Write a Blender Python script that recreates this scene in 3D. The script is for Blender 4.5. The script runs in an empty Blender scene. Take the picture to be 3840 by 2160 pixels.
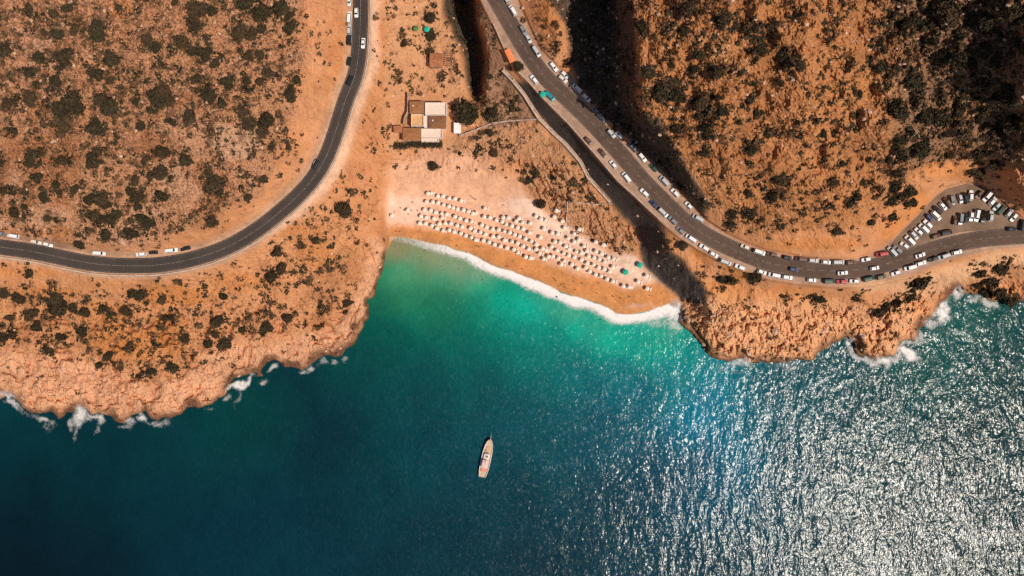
import bpy, bmesh, math, random
import numpy as np
from mathutils import Vector, Matrix

# ------------------------------------------------------------------ basics
SC = bpy.context.scene
COL = SC.collection
H, F = 347.0, 2742.0            # camera height above the sea (m), focal length in photo pixels (3840 wide)
rng = np.random.default_rng(7)
random.seed(7)

def un(u, v, z):                # a photo pixel at a known height -> world point
    k = (H - z) / F
    return ((u - 1920.0) * k, (1080.0 - v) * k, z)

def mpp(z):                     # metres per photo pixel at height z
    return (H - z) / F

def lin(r, g, b):
    f = lambda c: (c / 255.0) / 12.92 if c <= 10 else (((c / 255.0) + 0.055) / 1.055) ** 2.4
    return (f(r), f(g), f(b))

def smooth(a, b, x):
    t = np.clip((x - a) / (b - a), 0, 1)
    return t * t * (3 - 2 * t)

def tag(o, label=None, cat=None, group=None, kind=None):
    if label: o['label'] = label
    if cat: o['category'] = cat
    if group: o['group'] = group
    if kind: o['kind'] = kind
    return o

def link(name, data, parent=None, loc=None, rot=None, scale=None):
    o = bpy.data.objects.new(name, data)
    COL.objects.link(o)
    if parent is not None: o.parent = parent
    if loc is not None: o.location = loc
    if rot is not None: o.rotation_euler = rot
    if scale is not None: o.scale = scale
    return o

_ONES = 'zero one two three four five six seven eight nine ten eleven twelve thirteen fourteen fifteen sixteen seventeen eighteen nineteen'.split()
_TENS = 'x x twenty thirty forty fifty sixty seventy eighty ninety'.split()
def num(n):
    if n < 20: return _ONES[n]
    return _TENS[n // 10] + ('' if n % 10 == 0 else '-' + _ONES[n % 10])
_ORD = {'one': 'first', 'two': 'second', 'three': 'third', 'five': 'fifth', 'eight': 'eighth', 'nine': 'ninth', 'twelve': 'twelfth'}
def nth(n):
    w = num(n)
    head, _, tail = w.rpartition('-')
    t = _ORD.get(tail) or (tail[:-1] + 'ieth' if tail.endswith('y') else tail + 'th')
    return (head + '-' + t) if head else t

# ------------------------------------------------------------------ numpy noise
class Noise2:
    def __init__(s, seed):
        s.t = np.random.default_rng(seed).random((256, 256))
    def __call__(s, x, y):
        xi = np.floor(x).astype(int); yi = np.floor(y).astype(int)
        fx = x - xi; fy = y - yi
        fx = fx * fx * (3 - 2 * fx); fy = fy * fy * (3 - 2 * fy)
        a = s.t[xi % 256, yi % 256]; b = s.t[(xi + 1) % 256, yi % 256]
        c = s.t[xi % 256, (yi + 1) % 256]; d = s.t[(xi + 1) % 256, (yi + 1) % 256]
        return (a * (1 - fx) + b * fx) * (1 - fy) + (c * (1 - fx) + d * fx) * fy
def fbm(x, y, wl, seed, octv=4, gain=0.5):
    out = 0; amp = 1; tot = 0
    for i in range(octv):
        out = out + amp * (Noise2(seed + i)(x / wl + 17.3 * i, y / wl + 9.1 * i) - 0.5)
        tot += amp; amp *= gain; wl /= 2.1
    return out / tot * 2           # about -1..1

def seg_dist(P, line, closed=False, want_t=False):
    """distance of points P (two arrays) to a polyline; sizes up to a million are fine"""
    x, y = P
    best = np.full(x.shape, 1e18); idx = np.zeros(x.shape)
    pts = list(line) + ([line[0]] if closed else [])
    for i in range(len(pts) - 1):
        ax, ay = pts[i][:2]; bx, by = pts[i + 1][:2]
        dx, dy = bx - ax, by - ay
        L = dx * dx + dy * dy + 1e-9
        t = np.clip(((x - ax) * dx + (y - ay) * dy) / L, 0, 1)
        d = (x - ax - t * dx) ** 2 + (y - ay - t * dy) ** 2
        if want_t:
            m = d < best
            idx = np.where(m, i + t, idx)
        best = np.minimum(best, d)
    d = np.sqrt(best)
    return (d, idx) if want_t else d

def inside(P, poly):
    x, y = P
    r = np.zeros(x.shape, bool)
    n = len(poly)
    for i in range(n):
        ax, ay = poly[i][:2]; bx, by = poly[(i + 1) % n][:2]
        if ay == by: continue
        c = ((ay > y) != (by > y)) & (x < (bx - ax) * (y - ay) / (by - ay) + ax)
        r ^= c
    return r

def sdist(P, poly):             # + inside, in photo px
    d = seg_dist(P, poly, True)
    return np.where(inside(P, poly), d, -d)

def chaikin(p, n=2):
    p = [tuple(map(float, q)) for q in p]
    for _ in range(n):
        q = [p[0]]
        for a, b in zip(p[:-1], p[1:]):
            q.append(tuple(.75 * i + .25 * j for i, j in zip(a, b)))
            q.append(tuple(.25 * i + .75 * j for i, j in zip(a, b)))
        q.append(p[-1]); p = q
    return p

# ------------------------------------------------------------------ the plan, read off the photograph
def crop(u0, v0, pts, s=0.3727):
    return [(u0 + s * p[0], v0 + s * p[1]) + tuple(p[2:]) for p in pts]

LROAD = [(1352, -500), (1353, -60), (1353, 0), (1351, 93), (1347, 186), (1336, 268), (1318, 320), (1295, 373), (1273, 447), (1243, 540), (1217, 603), (1169, 678),
         (1109, 743), (1034, 808), (957, 868), (857, 926), (768, 959), (686, 980), (596, 994), (522, 997), (432, 996), (343, 989), (257, 972), (127, 943), (0, 926), (-200, 900), (-700, 850)]
RROAD = [(1700, -400), (1820, -80), (1862, 0), (1905, 75), (1948, 149), (2006, 242), (2069, 317), (2140, 380), (2211, 450), (2290, 535), (2360, 615), (2404, 670), (2460, 726),
         (2512, 778), (2576, 838), (2665, 894), (2740, 931), (2833, 969), (2880, 986), (2992, 1008), (3104, 1018), (3215, 1013), (3327, 990), (3439, 955), (3551, 920), (3663, 898),
         (3774, 887), (3840, 884), (4000, 880), (4600, 900)]
RLEFT = [(1620, -400), (1760, -80), (1805, 0), (1850, 90), (1890, 180), (1940, 268), (1985, 312), (2032, 365), (2129, 462), (2188, 529), (2255, 607), (2315, 678), (2375, 732), (2416, 771),
         (2472, 823), (2540, 880), (2620, 933), (2700, 975), (2790, 1012), (2880, 1043), (3000, 1062), (3150, 1074), (3280, 1066), (3420, 1028), (3560, 975), (3700, 940), (3850, 925), (4600, 945)]
RRIGHT = [(1780, -400), (1905, -80), (1938, 0), (1985, 110), (2025, 190), (2085, 250), (2150, 300), (2180, 350), (2215, 395), (2262, 455), (2330, 523), (2420, 590), (2480, 640),
          (2540, 715), (2600, 775), (2645, 830), (2720, 878), (2800, 917), (2870, 942), (2930, 953), (3010, 968), (3100, 976), (3200, 974), (3270, 955), (3325, 915),
          (3370, 880), (3420, 830), (3470, 780), (3510, 735), (3550, 708), (3620, 690), (3680, 695), (3725, 735), (3780, 785), (3830, 822), (3900, 838), (4600, 850)]
LOT = [(3300, 955), (3335, 925), (3370, 880), (3420, 830), (3470, 780), (3510, 735), (3550, 708), (3620, 690), (3680, 695), (3725, 735), (3780, 785), (3830, 822), (3900, 838), (3900, 872), (3800, 858), (3700, 862), (3600, 870), (3520, 892), (3440, 920), (3360, 950)]

# coast: u, v, height of the rock rim above the water
C_LEFT = crop(0, 1080, [(-4000, 1300), (-1200, 1300), (-300, 1150), (0, 1130), (60, 1100), (150, 1110), (230, 1210), (300, 1270), (400, 1290), (500, 1290), (590, 1350), (680, 1290), (800, 1250), (870, 1230), (900, 1280), (1000, 1270),
              (1090, 1290), (1150, 1370), (1230, 1370), (1290, 1330), (1400, 1270), (1460, 1250), (1500, 1330), (1600, 1350), (1720, 1320), (1830, 1290), (1880, 1225), (2000, 1215), (2140, 1180), (2230, 1100), (2300, 1050),
              (2350, 960), (2480, 900), (2560, 875)]) \
       + crop(960, 1080, [(0, 930), (80, 890), (110, 800), (160, 755), (230, 780), (290, 830), (400, 830), (520, 800), (620, 730), (680, 705), (760, 715), (860, 720), (920, 640), (1000, 540), (1040, 460), (1070, 380), (1130, 310),
              (1140, 220), (1120, 100), (1200, 70), (1220, 0)]) \
       + crop(960, 540, [(1270, 1290), (1310, 1170), (1325, 1050), (1330, 985)])
C_BEACH = crop(960, 540, [(1345, 945), (1420, 940), (1560, 965), (1720, 1005), (1880, 1035), (2000, 1075), (2130, 1100), (2230, 1160), (2350, 1220), (2460, 1260), (2576, 1295)]) \
       + crop(1920, 1080, [(150, -95), (260, -55), (400, 5), (480, 55), (600, 95), (690, 115), (800, 145), (900, 190), (980, 230), (1040, 275), (1150, 285), (1270, 268), (1380, 245), (1480, 215), (1580, 175)])
C_RIGHT = crop(1920, 1080, [(1690, 215), (1655, 330), (1720, 400), (1780, 480), (1850, 560), (1920, 610), (2000, 690), (2080, 725), (2160, 750), (2300, 720), (2370, 760), (2450, 775), (2576, 768)]) \
       + crop(2880, 1080, [(200, 755), (300, 745), (460, 755), (520, 660), (640, 590), (740, 560), (780, 500), (830, 540), (900, 670), (1000, 700), (1080, 740), (1140, 715), (1250, 690), (1330, 640), (1345, 560), (1480, 520),
              (1540, 420), (1640, 350), (1720, 230), (1850, 90), (1900, 30), (1960, 60), (2100, 80), (2140, 60), (2250, 120), (2400, 140), (2576, 130), (3400, 40), (7000, 0)])
C_LEFT = [p + (2.2 if p[0] < 1150 else 4.0 if p[1] > 1290 else 8.0,) for p in C_LEFT]
C_BEACH = [p + (0.25,) for p in C_BEACH]
C_RIGHT = [p + (4.2,) for p in C_RIGHT]
COAST = C_LEFT + C_BEACH + C_RIGHT
LAND = [p[:2] for p in COAST] + [(6000, -1500), (-2000, -1500)]
SAND = [(1455, 720), (1530, 690), (1700, 690), (1850, 680), (1955, 700), (2010, 760), (2070, 815), (2140, 860), (2210, 905), (2300, 950), (2385, 965), (2420, 1020), (2480, 1070), (2530, 1110),
        (2552, 1160), (2490, 1290), (2300, 1230), (1900, 1080), (1440, 960)]
PLATFORM = RLEFT + RRIGHT[::-1]

# lines of known height (photo px, metres)
LINES = [
    # bare cut above the west road, and the hill behind it
    [(1120, -500, 50), (1120, -60, 49), (1130, 200, 48), (1090, 400, 47), (1050, 560, 45), (940, 720, 43), (800, 820, 41), (600, 900, 38.5), (300, 915, 37), (100, 895, 36), (-200, 850, 37), (-700, 790, 40)],
    [(0, 520, 60), (500, 470, 58), (850, 420, 56)], [(0, 0, 84), (500, 0, 76), (900, 0, 64)], [(250, 250, 72), (700, 200, 64)], [(-1400, -900, 150), (900, -900, 105)], [(-1400, 300, 95), (-1400, 700, 60)],
    # slope from the west road to the gorge mouth
    [(1450, -60, 28), (1440, 100, 26), (1430, 220, 23.5), (1425, 400, 20), (1400, 600, 18), (1360, 700, 17.5), (1300, 800, 19), (1240, 870, 22)],
    [(1600, -200, 26), (1560, 0, 22), (1590, 100, 18.5), (1600, 250, 16), (1500, 300, 16)], [(1460, 470, 14), (1470, 560, 13)],
    [(1480, 370, 13), (1700, 370, 13), (1700, 540, 12.5), (1480, 540, 12.5), (1480, 370, 13)], [(1570, 370, 13), (1570, 540, 12.5)], [(1630, 370, 13), (1630, 540, 12.5)],
    [(1490, 575, 9.5), (1650, 575, 9.5), (1800, 560, 11), (1900, 550, 12.5), (2020, 590, 13)],
    # gorge
    [(1664, -200, 21), (1664, 0, 20), (1660, 55, 19.5), (1690, 85, 19), (1702, 135, 18), (1724, 160, 18), (1728, 210, 17), (1746, 260, 15.5), (1747, 310, 14.5), (1762, 365, 13.5), (1792, 400, 12.5)],
    [(1682, -200, 6), (1682, 0, 4), (1680, 55, 4), (1708, 90, 3.5), (1720, 140, 3.5), (1742, 165, 3.5), (1748, 210, 3.5), (1762, 260, 4), (1764, 310, 4.5), (1778, 362, 6)], [(1760, -200, 6), (1762, 0, 4), (1770, 90, 3), (1794, 150, 3), (1804, 230, 3), (1796, 300, 4), (1800, 362, 6)],
    [(1785, -200, 26), (1782, 0, 25), (1792, 90, 24), (1814, 150, 23.5), (1825, 230, 22.5), (1812, 300, 20), (1816, 365, 18), (1830, 410, 14)],
    # beach
    [(1460, 705, 6.5), (1530, 690, 7), (1700, 690, 7.5), (1850, 680, 8), (1950, 700, 8)], [(1580, 740, 4.5), (1800, 745, 5), (1900, 790, 4.5), (2100, 900, 4), (2300, 990, 3), (2450, 1055, 2.6)],
    [(1573, 845, 2.4), (1700, 882, 2.4), (1900, 942, 2.4), (2040, 985, 2.3), (2300, 1075, 2.2), (2480, 1115, 1.8)],
    [(1970, 700, 7), (2020, 745, 6), (2075, 800, 4.8), (2145, 845, 4.2), (2210, 890, 4), (2300, 935, 3.6), (2390, 950, 3.4)],
    [(1457, 790, 4), (1453, 850, 3), (1449, 910, 2.4)], [(1415, 760, 13), (1422, 880, 12), (1412, 960, 11.5), (1402, 1010, 11.5), (1375, 1080, 11.5), (1340, 1180, 10), (1290, 1290, 7)],
    # wall and stairway under the east road
    [(1870, 215, 27), (1920, 298, 24.5), (1968, 358, 22), (2024, 447, 19), (2080, 503, 17), (2121, 540, 16), (2177, 607, 14), (2207, 667, 13), (2255, 719, 12), (2289, 760, 11), (2330, 797, 10), (2382, 849, 6), (2400, 900, 3.4)],
    [(2289, 764, 10.5), (2220, 766, 10), (2130, 757, 9)], [(1880, 330, 18), (1900, 420, 16), (2000, 520, 15), (2060, 640, 12)],
    # headland south of the west road
    [(1300, 1000, 16), (1200, 1150, 13.5), (1000, 1200, 13), (800, 1250, 12), (600, 1350, 8), (300, 1400, 7.5), (100, 1370, 8), (0, 1330, 9), (-600, 1250, 15)],
    [(-600, 1050, 22), (0, 1090, 20), (300, 1150, 18), (600, 1100, 20), (900, 1020, 21), (1100, 900, 23)], [(500, 1480, 5), (250, 1500, 5), (800, 1400, 6)],
    # knoll beside the east road, cliff and mountain
    [(2050, -100, 40), (2065, 40, 38), (2090, 130, 37), (2105, 200, 33)],
    [(2285, -300, 32), (2290, 0, 31), (2310, 200, 31), (2330, 400, 30.5), (2400, 500, 30.5), (2480, 600, 30), (2560, 700, 29.6)],
    [(2365, -400, 84), (2368, -60, 78), (2370, 0, 76), (2390, 200, 74), (2400, 410, 70), (2500, 520, 64), (2570, 630, 54), (2640, 730, 42), (2720, 835, 34.5), (2800, 890, 31.5)],
    [(2700, -300, 98), (2700, 0, 88), (2700, 400, 76), (2750, 650, 56)], [(2900, 600, 62), (3000, 780, 46), (3150, 780, 47), (3300, 700, 50)], [(2880, 870, 37), (3000, 885, 37.5), (3150, 880, 38), (3250, 860, 38.5), (3330, 810, 41)],
    [(3000, -300, 100), (3000, 0, 92), (3000, 250, 86), (3000, 450, 74)], [(3250, -200, 92), (3250, 0, 86), (3250, 200, 80), (3250, 400, 70), (3260, 560, 58)],
    [(3380, 750, 45), (3480, 670, 48), (3560, 610, 49), (3680, 615, 46)], [(3500, -200, 92), (3500, 0, 89), (3500, 200, 82), (3500, 400, 69)], [(3700, -200, 99), (3700, 0, 96), (3700, 200, 88), (3700, 400, 73), (3700, 540, 59)],
    [(3870, -200, 107), (3870, 0, 105), (3870, 300, 96), (3870, 500, 79), (3880, 620, 66), (3890, 760, 48)], [(3735, 650, 36), (3765, 725, 32), (3815, 788, 31), (3880, 818, 31)], [(3800, 630, 58), (3835, 715, 50)],
    [(4300, -1000, 122), (4300, 300, 110), (4300, 700, 66)],
    # headland south of the east road
    [(2545, 912, 25), (2620, 985, 22), (2700, 1050, 19.5), (2800, 1085, 19), (2950, 1112, 19), (3100, 1122, 19), (3250, 1112, 20), (3400, 1082, 21), (3550, 1040, 22), (3700, 1000, 24), (4500, 1000, 24)],
    [(2680, 1200, 11), (2800, 1270, 9), (2950, 1250, 10), (3100, 1200, 11), (3200, 1230, 9.5), (3350, 1200, 11), (3480, 1110, 12), (3580, 1065, 12), (3700, 1070, 9), (3840, 1070, 9), (4500, 1050, 9)],
    [(2398, 880, 3.4), (2412, 960, 3), (2452, 1022, 2.6), (2512, 1084, 2), (2556, 1118, 1.6), (2590, 1160, 1.2)], [(2482, 832, 26.5), (2505, 915, 25), (2580, 1000, 22.5), (2655, 1088, 18), (2700, 1150, 13)],
]

# ------------------------------------------------------------------ terrain heights: solve a smooth surface through the known lines
ST = 12
GU = np.arange(-1440, 5281, ST).astype(float); GV = np.arange(-960, 3121, ST).astype(float)
SU, SV = np.meshgrid(GU, GV, indexing='ij')
s_coast = sdist((SU, SV), LAND)
fix = np.zeros(SU.shape, bool); val = np.zeros(SU.shape); cnt = np.zeros(SU.shape)
def put(pts):
    for a, b in zip(pts[:-1], pts[1:]):
        n = max(2, int(math.hypot(b[0] - a[0], b[1] - a[1]) / 5))
        t = np.linspace(0, 1, n)
        i = np.round((a[0] + (b[0] - a[0]) * t - GU[0]) / ST).astype(int); j = np.round((a[1] + (b[1] - a[1]) * t - GV[0]) / ST).astype(int)
        z = a[2] + (b[2] - a[2]) * t
        ok = (i >= 0) & (j >= 0) & (i < len(GU)) & (j < len(GV))
        np.add.at(val, (i[ok], j[ok]), z[ok]); np.add.at(cnt, (i[ok], j[ok]), 1)
put(COAST)
for L in LINES: put(L)
fix = cnt > 0; val = np.where(fix, val / np.maximum(cnt, 1), 0)
sea = (s_coast < -14) & ~fix
val[sea] = -4; fix |= sea
dl = seg_dist((SU, SV), LROAD)
m = dl < 40; val[m] = 30; fix |= m
m = inside((SU, SV), PLATFORM); val[m] = 29; fix |= m

def solve(fix, val, levels=4):
    if levels and min(fix.shape) > 30:
        n0, n1 = fix.shape[0] // 2 * 2, fix.shape[1] // 2 * 2
        f = fix[:n0, :n1].reshape(n0 // 2, 2, n1 // 2, 2).transpose(0, 2, 1, 3).reshape(n0 // 2, n1 // 2, 4)
        w = val[:n0, :n1].reshape(n0 // 2, 2, n1 // 2, 2).transpose(0, 2, 1, 3).reshape(n0 // 2, n1 // 2, 4)
        c = f.sum(2)
        z = solve(c > 0, np.where(c > 0, (w * f).sum(2) / np.maximum(c, 1), 0), levels - 1)
        z = np.repeat(np.repeat(z, 2, 0), 2, 1)
        z = np.pad(z, ((0, fix.shape[0] - n0), (0, fix.shape[1] - n1)), mode='edge')
    else:
        z = np.full(fix.shape, val[fix].mean())
    z = np.where(fix, val, z)
    for _ in range(400 if min(fix.shape) < 60 else 120):
        p = np.pad(z, 1, mode='edge')
        z = np.where(fix, val, .25 * (p[2:, 1:-1] + p[:-2, 1:-1] + p[1:-1, 2:] + p[1:-1, :-2]))
    return z
ZS = solve(fix, val)
ZB = ZS.copy()
for _ in range(3):
    p = np.pad(ZB, 1, mode='edge'); ZB = (4 * ZB + p[2:, 1:-1] + p[:-2, 1:-1] + p[1:-1, 2:] + p[1:-1, :-2]) / 8

def samp(A, u, v, gu0, gv0, st):
    x = np.clip((u - gu0) / st, 0, A.shape[0] - 1.001); y = np.clip((v - gv0) / st, 0, A.shape[1] - 1.001)
    i = x.astype(int); j = y.astype(int); fx = x - i; fy = y - j
    return (A[i, j] * (1 - fx) + A[i + 1, j] * fx) * (1 - fy) + (A[i, j + 1] * (1 - fx) + A[i + 1, j + 1] * fx) * fy

# ------------------------------------------------------------------ the ground mesh
U = np.concatenate([np.arange(-1440, -70, 45), np.arange(-60, 3901, 5), np.arange(3945, 5281, 45)]).astype(float)
V = np.concatenate([np.arange(-960, -70, 45), np.arange(-60, 2221, 5), np.arange(2265, 3121, 45)]).astype(float)
PU, PV = np.meshgrid(U, V, indexing='ij')
P = (PU, PV)
wob = fbm(PU, PV, 60, 11, 4)
wob2 = fbm(PU, PV, 170, 21, 4)
rawc = sdist(P, LAND)
d_beach = seg_dist(P, C_BEACH)
rocky = smooth(10, 70, d_beach)
sd = rawc + rocky * (wob * 12 + fbm(PU, PV, 34, 31, 4) * 13) - 1 * rocky
d_l = seg_dist(P, LROAD)
s_pl = sdist(P, PLATFORM)
s_sand = sdist(P, SAND)
s_house = -np.maximum(np.maximum(1470 - PU, PU - 1690), np.maximum(365 - PV, PV - 545))

Z = samp(ZB, PU, PV, GU[0], GV[0], ST)
flat = np.minimum.reduce([smooth(30, 75, d_l), smooth(2, 60, -s_pl), smooth(-10, 50, -s_sand), smooth(-5, 40, -s_house)])
WALLP = [(1955, 320), (1985, 318), (2032, 368), (2129, 465), (2255, 612), (2416, 776), (2440, 830), (2395, 850), (2289, 765), (2207, 668), (2080, 505), (1968, 360)]
rough = flat * smooth(0, 40, sd) * (1 - .85 * smooth(-8, 14, sdist(P, WALLP)))
hill = smooth(36, 60, Z)
relief = fbm(PU, PV, 150, 41, 3) * (2.2 + 2.6 * hill) + fbm(PU, PV, 48, 45, 4) * (1.5 + .9 * hill) + (0.5 - np.abs(fbm(PU, PV, 30, 51, 3))) * 0.9
Z = Z + rough * relief * (0.75 + 0.5 * hill)
# layered rock: shallow ledges, gullies in the bare cuts
Z = Z + rough * 0.35 * np.abs(fbm(PU * 1.5, PV, 18, 57, 2))
HR0 = [(2560, 1090), (2640, 1150), (2760, 1130), (2900, 1150), (3100, 1160), (3300, 1150), (3480, 1080), (3620, 1060), (3900, 1060), (3900, 1300), (3400, 1400), (2800, 1400), (2540, 1250)]
GM0 = [(1940, 600), (2060, 600), (2140, 640), (2280, 780), (2380, 880), (2390, 940), (2280, 930), (2140, 850), (2060, 800), (1965, 700)]
def ridged(x, y, wl, seed): return np.clip(1 - 2.6 * np.abs(fbm(x, y, wl, seed, 3)), 0, 1)
fine_r = (0.5 - ridged(PU, PV, 26, 271) ** 2) * .7 + (0.5 - ridged(PU, PV, 14, 281)) * .45
Z = Z + rough * fine_r * (.45 + .5 * hill)
crag = smooth(-30, 30, sdist(P, HR0) + wob * 20) * rough
Z = Z - crag * (2.4 * ridged(PU, PV, 70, 151) ** 3 + 1.5 * ridged(PU * 1.3, PV, 30, 161) ** 2 + .8 * ridged(PU, PV, 15, 165) ** 2 - .9 + 1.3 * fbm(PU, PV, 40, 171, 3))
rx, ry = PU * .5 + PV * .86, PU * -.86 + PV * .5        # the beds beside the beach dip along the slope
gul = smooth(-25, 25, sdist(P, GM0) + wob * 15) * rough
Z = Z - gul * (3.0 * ridged(rx * .33, ry, 34, 181) ** 3 + 1.0 * ridged(rx * .5, ry, 17, 191) ** 2 - .4)
east_cut = smooth(60, 100, d_l) * smooth(1200, 1260, PU) * smooth(1480, 1440, PU) * smooth(250, 350, PV) * smooth(1120, 1000, PV) * rough
Z = Z - east_cut * (1.3 * ridged(rx * .4, ry * .8, 40, 201) ** 2)
lrock = smooth(1090, 1200, PV) * smooth(1500, 1400, PU) * rough
Z = Z - lrock * (2.4 * ridged(PU, PV, 90, 211) ** 4 + 1.0 * ridged(PU, PV * 1.4, 36, 221) ** 3)
k = smooth(-12, -1, s_pl); Z = Z * (1 - k) + 29.0 * k
k = 1 - smooth(33, 46, d_l); Z = Z * (1 - k) + 30.0 * k
shelf = .42 + .58 * smooth(16, 25, sd + wob * 16 + fbm(PU, PV, 26, 321, 2) * 10)
shelf = np.where(sd < 45, shelf, 1); Z = np.where((rocky > .5) & (sd < 45) & (Z < 9), Z * shelf, Z)
drop = smooth(-3, 9, sd) * rocky + smooth(-14, 10, sd) * (1 - rocky)
Z = np.where(sd < 11, Z * drop + (1 - drop) * (-3.0 * rocky - 0.5 * (1 - rocky) * smooth(0, 40, -sd) - 0.02), Z)
Z = np.where(sd < -14, np.minimum(Z, -0.6 - 0.02 * np.minimum(-sd, 200) * rocky), Z)

ZI = None
def zat(u, v):                  # ground height under a photo pixel
    i = int(np.clip(np.searchsorted(U, u) - 1, 0, len(U) - 2)); j = int(np.clip(np.searchsorted(V, v) - 1, 0, len(V) - 2))
    fx = (u - U[i]) / (U[i + 1] - U[i]); fy = (v - V[j]) / (V[j + 1] - V[j])
    return float((Z[i, j] * (1 - fx) + Z[i + 1, j] * fx) * (1 - fy) + (Z[i, j + 1] * (1 - fx) + Z[i + 1, j + 1] * fx) * fy)
def gp(u, v, dz=0.0):
    z = zat(u, v)
    x, y, _ = un(u, v, z)
    return Vector((x, y, z + dz))

# ------------------------------------------------------------------ what the ground is made of (surface colours, in places with shade painted in)
T = np.zeros(PU.shape + (3,)); scrub = np.zeros(PU.shape); rock = np.zeros(PU.shape)
def paint(mask, c, a=1.0):
    global T
    m_ = (np.clip(mask, 0, 1) * a)[..., None]
    T = T * (1 - m_) + np.array(c) * m_
def field(A, mask, x):
    mask = np.clip(mask, 0, 1)
    return A * (1 - mask) + x * mask
T[:] = (0.56, 0.250, 0.112)                                            # bare orange soil
scrub[:] = .24; paint(smooth(-0.1, 0.6, wob2), (0.64, 0.31, 0.16), 0.7); paint(smooth(0.05, 0.5, fbm(PU, PV, 90, 251, 4)), (0.50, 0.195, 0.07), 0.55)
W = wob * 22 + wob2 * 22
LH = [(-1500, -960), (1110, -960), (1120, -60), (1135, 200), (1095, 400), (1060, 540), (970, 700), (800, 835), (600, 905), (300, 920), (100, 900), (-200, 850), (-1500, 700)]
m = smooth(-25, 25, sdist(P, LH) + W); paint(m, (0.56, 0.272, 0.142)); scrub = field(scrub, m, 0.85); paint(m * smooth(.05, .45, fbm(PU, PV, 200, 301, 4)), (.40, .165, .07), .75); rock = field(rock, m, 0.5)
paint(m * smooth(0.1, 0.5, wob2), (0.62, 0.34, 0.205), 0.7); paint(smooth(1.2, .5, ((PU - 885) / 105) ** 2 + ((PV - 530) / 70) ** 2 + wob * .5), (.62, .36, .22), .85)
HL = [(-300, 1060), (300, 1075), (700, 1030), (900, 980), (1080, 870), (1200, 770), (1330, 810), (1345, 1000), (1330, 1120), (1250, 1230), (1050, 1275), (850, 1265), (720, 1370), (560, 1425), (400, 1390), (200, 1310), (-300, 1330)]
m = smooth(-35, 35, sdist(P, HL) + W * 1.3); scrub = field(scrub, m, 0.66); paint(m, (0.66, 0.30, 0.135), 0.8); paint(m * smooth(0, .4, fbm(PU, PV, 110, 331, 4)), (.42, .175, .075), .6)
PR = [(-300, 1330), (200, 1310), (400, 1400), (560, 1440), (720, 1385), (850, 1280), (1050, 1290), (1250, 1240), (1330, 1120), (1400, 900), (1470, 900), (1470, 1010), (1400, 1200), (1300, 1420), (900, 1500), (500, 1640), (-300, 1600)]
m = smooth(-35, 35, sdist(P, PR) + W); paint(m, (0.69, 0.352, 0.195)); scrub = field(scrub, m, 0.12); rock = field(rock, m, 0.8)
RH = [(2355, -960), (2385, 200), (2395, 420), (2515, 540), (2650, 730), (2760, 850), (2900, 868), (3100, 868), (3250, 830), (3350, 740), (3440, 640), (3560, 580), (3700, 590), (3860, 640), (5280, 600), (5280, -960)]
m = smooth(-25, 25, sdist(P, RH) + W); paint(m, (0.54, 0.228, 0.088)); scrub = field(scrub, m, 0.62); rock = field(rock, m, 0.5)
paint(m * smooth(0.05, 0.45, wob2 + 0.3 * wob), (0.52, 0.235, 0.09), 0.8)
m = smooth(3270, 3420, PU + W * 2) * m; paint(m, (0.30, 0.175, 0.105), 0.85); scrub = field(scrub, m, 1.0)
paint(smooth(-25, 25, sdist(P, RH) + W) * smooth(.0, .4, fbm(PU, PV, 180, 311, 4)), (.36, .145, .055), .55)
for (u_, v_, ru, rv, a) in [(500, 1290, 190, 70, .9), (660, 1110, 180, 45, .9), (640, 1230, 90, 70, .8), (180, 1100, 160, 30, .7), (400, 1180, 120, 50, .6), (900, 1060, 140, 40, .6), (1180, 960, 80, 60, .6), (2770, 1010, 60, 50, .9), (2640, 935, 60, 55, .8), (2720, 1090, 90, 45, .7), (2950, 1100, 150, 35, .7), (3050, 915, 220, 25, .7),
                            (3430, 760, 60, 70, .8), (3560, 640, 120, 40, .7), (3350, 850, 60, 60, .6), (1160, 880, 90, 60, .5), (450, 30, 60, 40, .6), (130, 870, 150, 25, .5), (300, 1020, 300, 16, .5), (2060, 60, 50, 90, .6)]:
    e = ((PU - u_) / ru) ** 2 + ((PV - v_) / rv) ** 2 + wob * 0.6
    paint(smooth(1.3, 0.3, e), (0.58, 0.225, 0.07), a)
HR = [(2540, 905), (2620, 985), (2800, 1085), (2950, 1125), (3250, 1120), (3550, 1050), (3900, 980), (3900, 1200), (3400, 1420), (2800, 1420), (2540, 1250)]
m = smooth(-30, 30, sdist(P, HR) + W) * smooth(1090, 1190, PV + 0.05 * (3000 - PU) + W); paint(m, (0.82, 0.42, 0.21)); rock = field(rock, m, 1.0); scrub = field(scrub, m, 0.36)
# valley garden, rock slopes beside the beach
GD = [(1470, -100), (1660, -100), (1700, 140), (1750, 360), (1790, 420), (1700, 560), (1450, 560), (1440, 250)]
m = smooth(-20, 20, sdist(P, GD) + W); scrub = field(scrub, m, 0.5); paint(m, (0.64, 0.33, 0.17), 0.7)
GM = [(1690, 560), (1810, 470), (1850, 470), (2010, 460), (2120, 580), (2280, 770), (2380, 870), (2390, 960), (2280, 930), (2140, 850), (2060, 800), (1965, 700), (1960, 600)]
m = smooth(-20, 20, sdist(P, GM) + W); scrub = field(scrub, m, 0.55); rock = field(rock, m, 1.0); paint(m, (0.60, 0.30, 0.15), 0.8)
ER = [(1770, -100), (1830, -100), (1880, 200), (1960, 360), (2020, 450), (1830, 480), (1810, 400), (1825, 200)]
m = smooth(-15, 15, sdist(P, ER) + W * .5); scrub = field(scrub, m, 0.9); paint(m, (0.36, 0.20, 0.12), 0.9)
GO = [(1672, -300), (1785, -300), (1785, 0), (1796, 90), (1815, 150), (1822, 230), (1812, 300), (1810, 385), (1780, 390), (1752, 300), (1735, 180), (1712, 140), (1695, 90), (1668, 55)]
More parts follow.
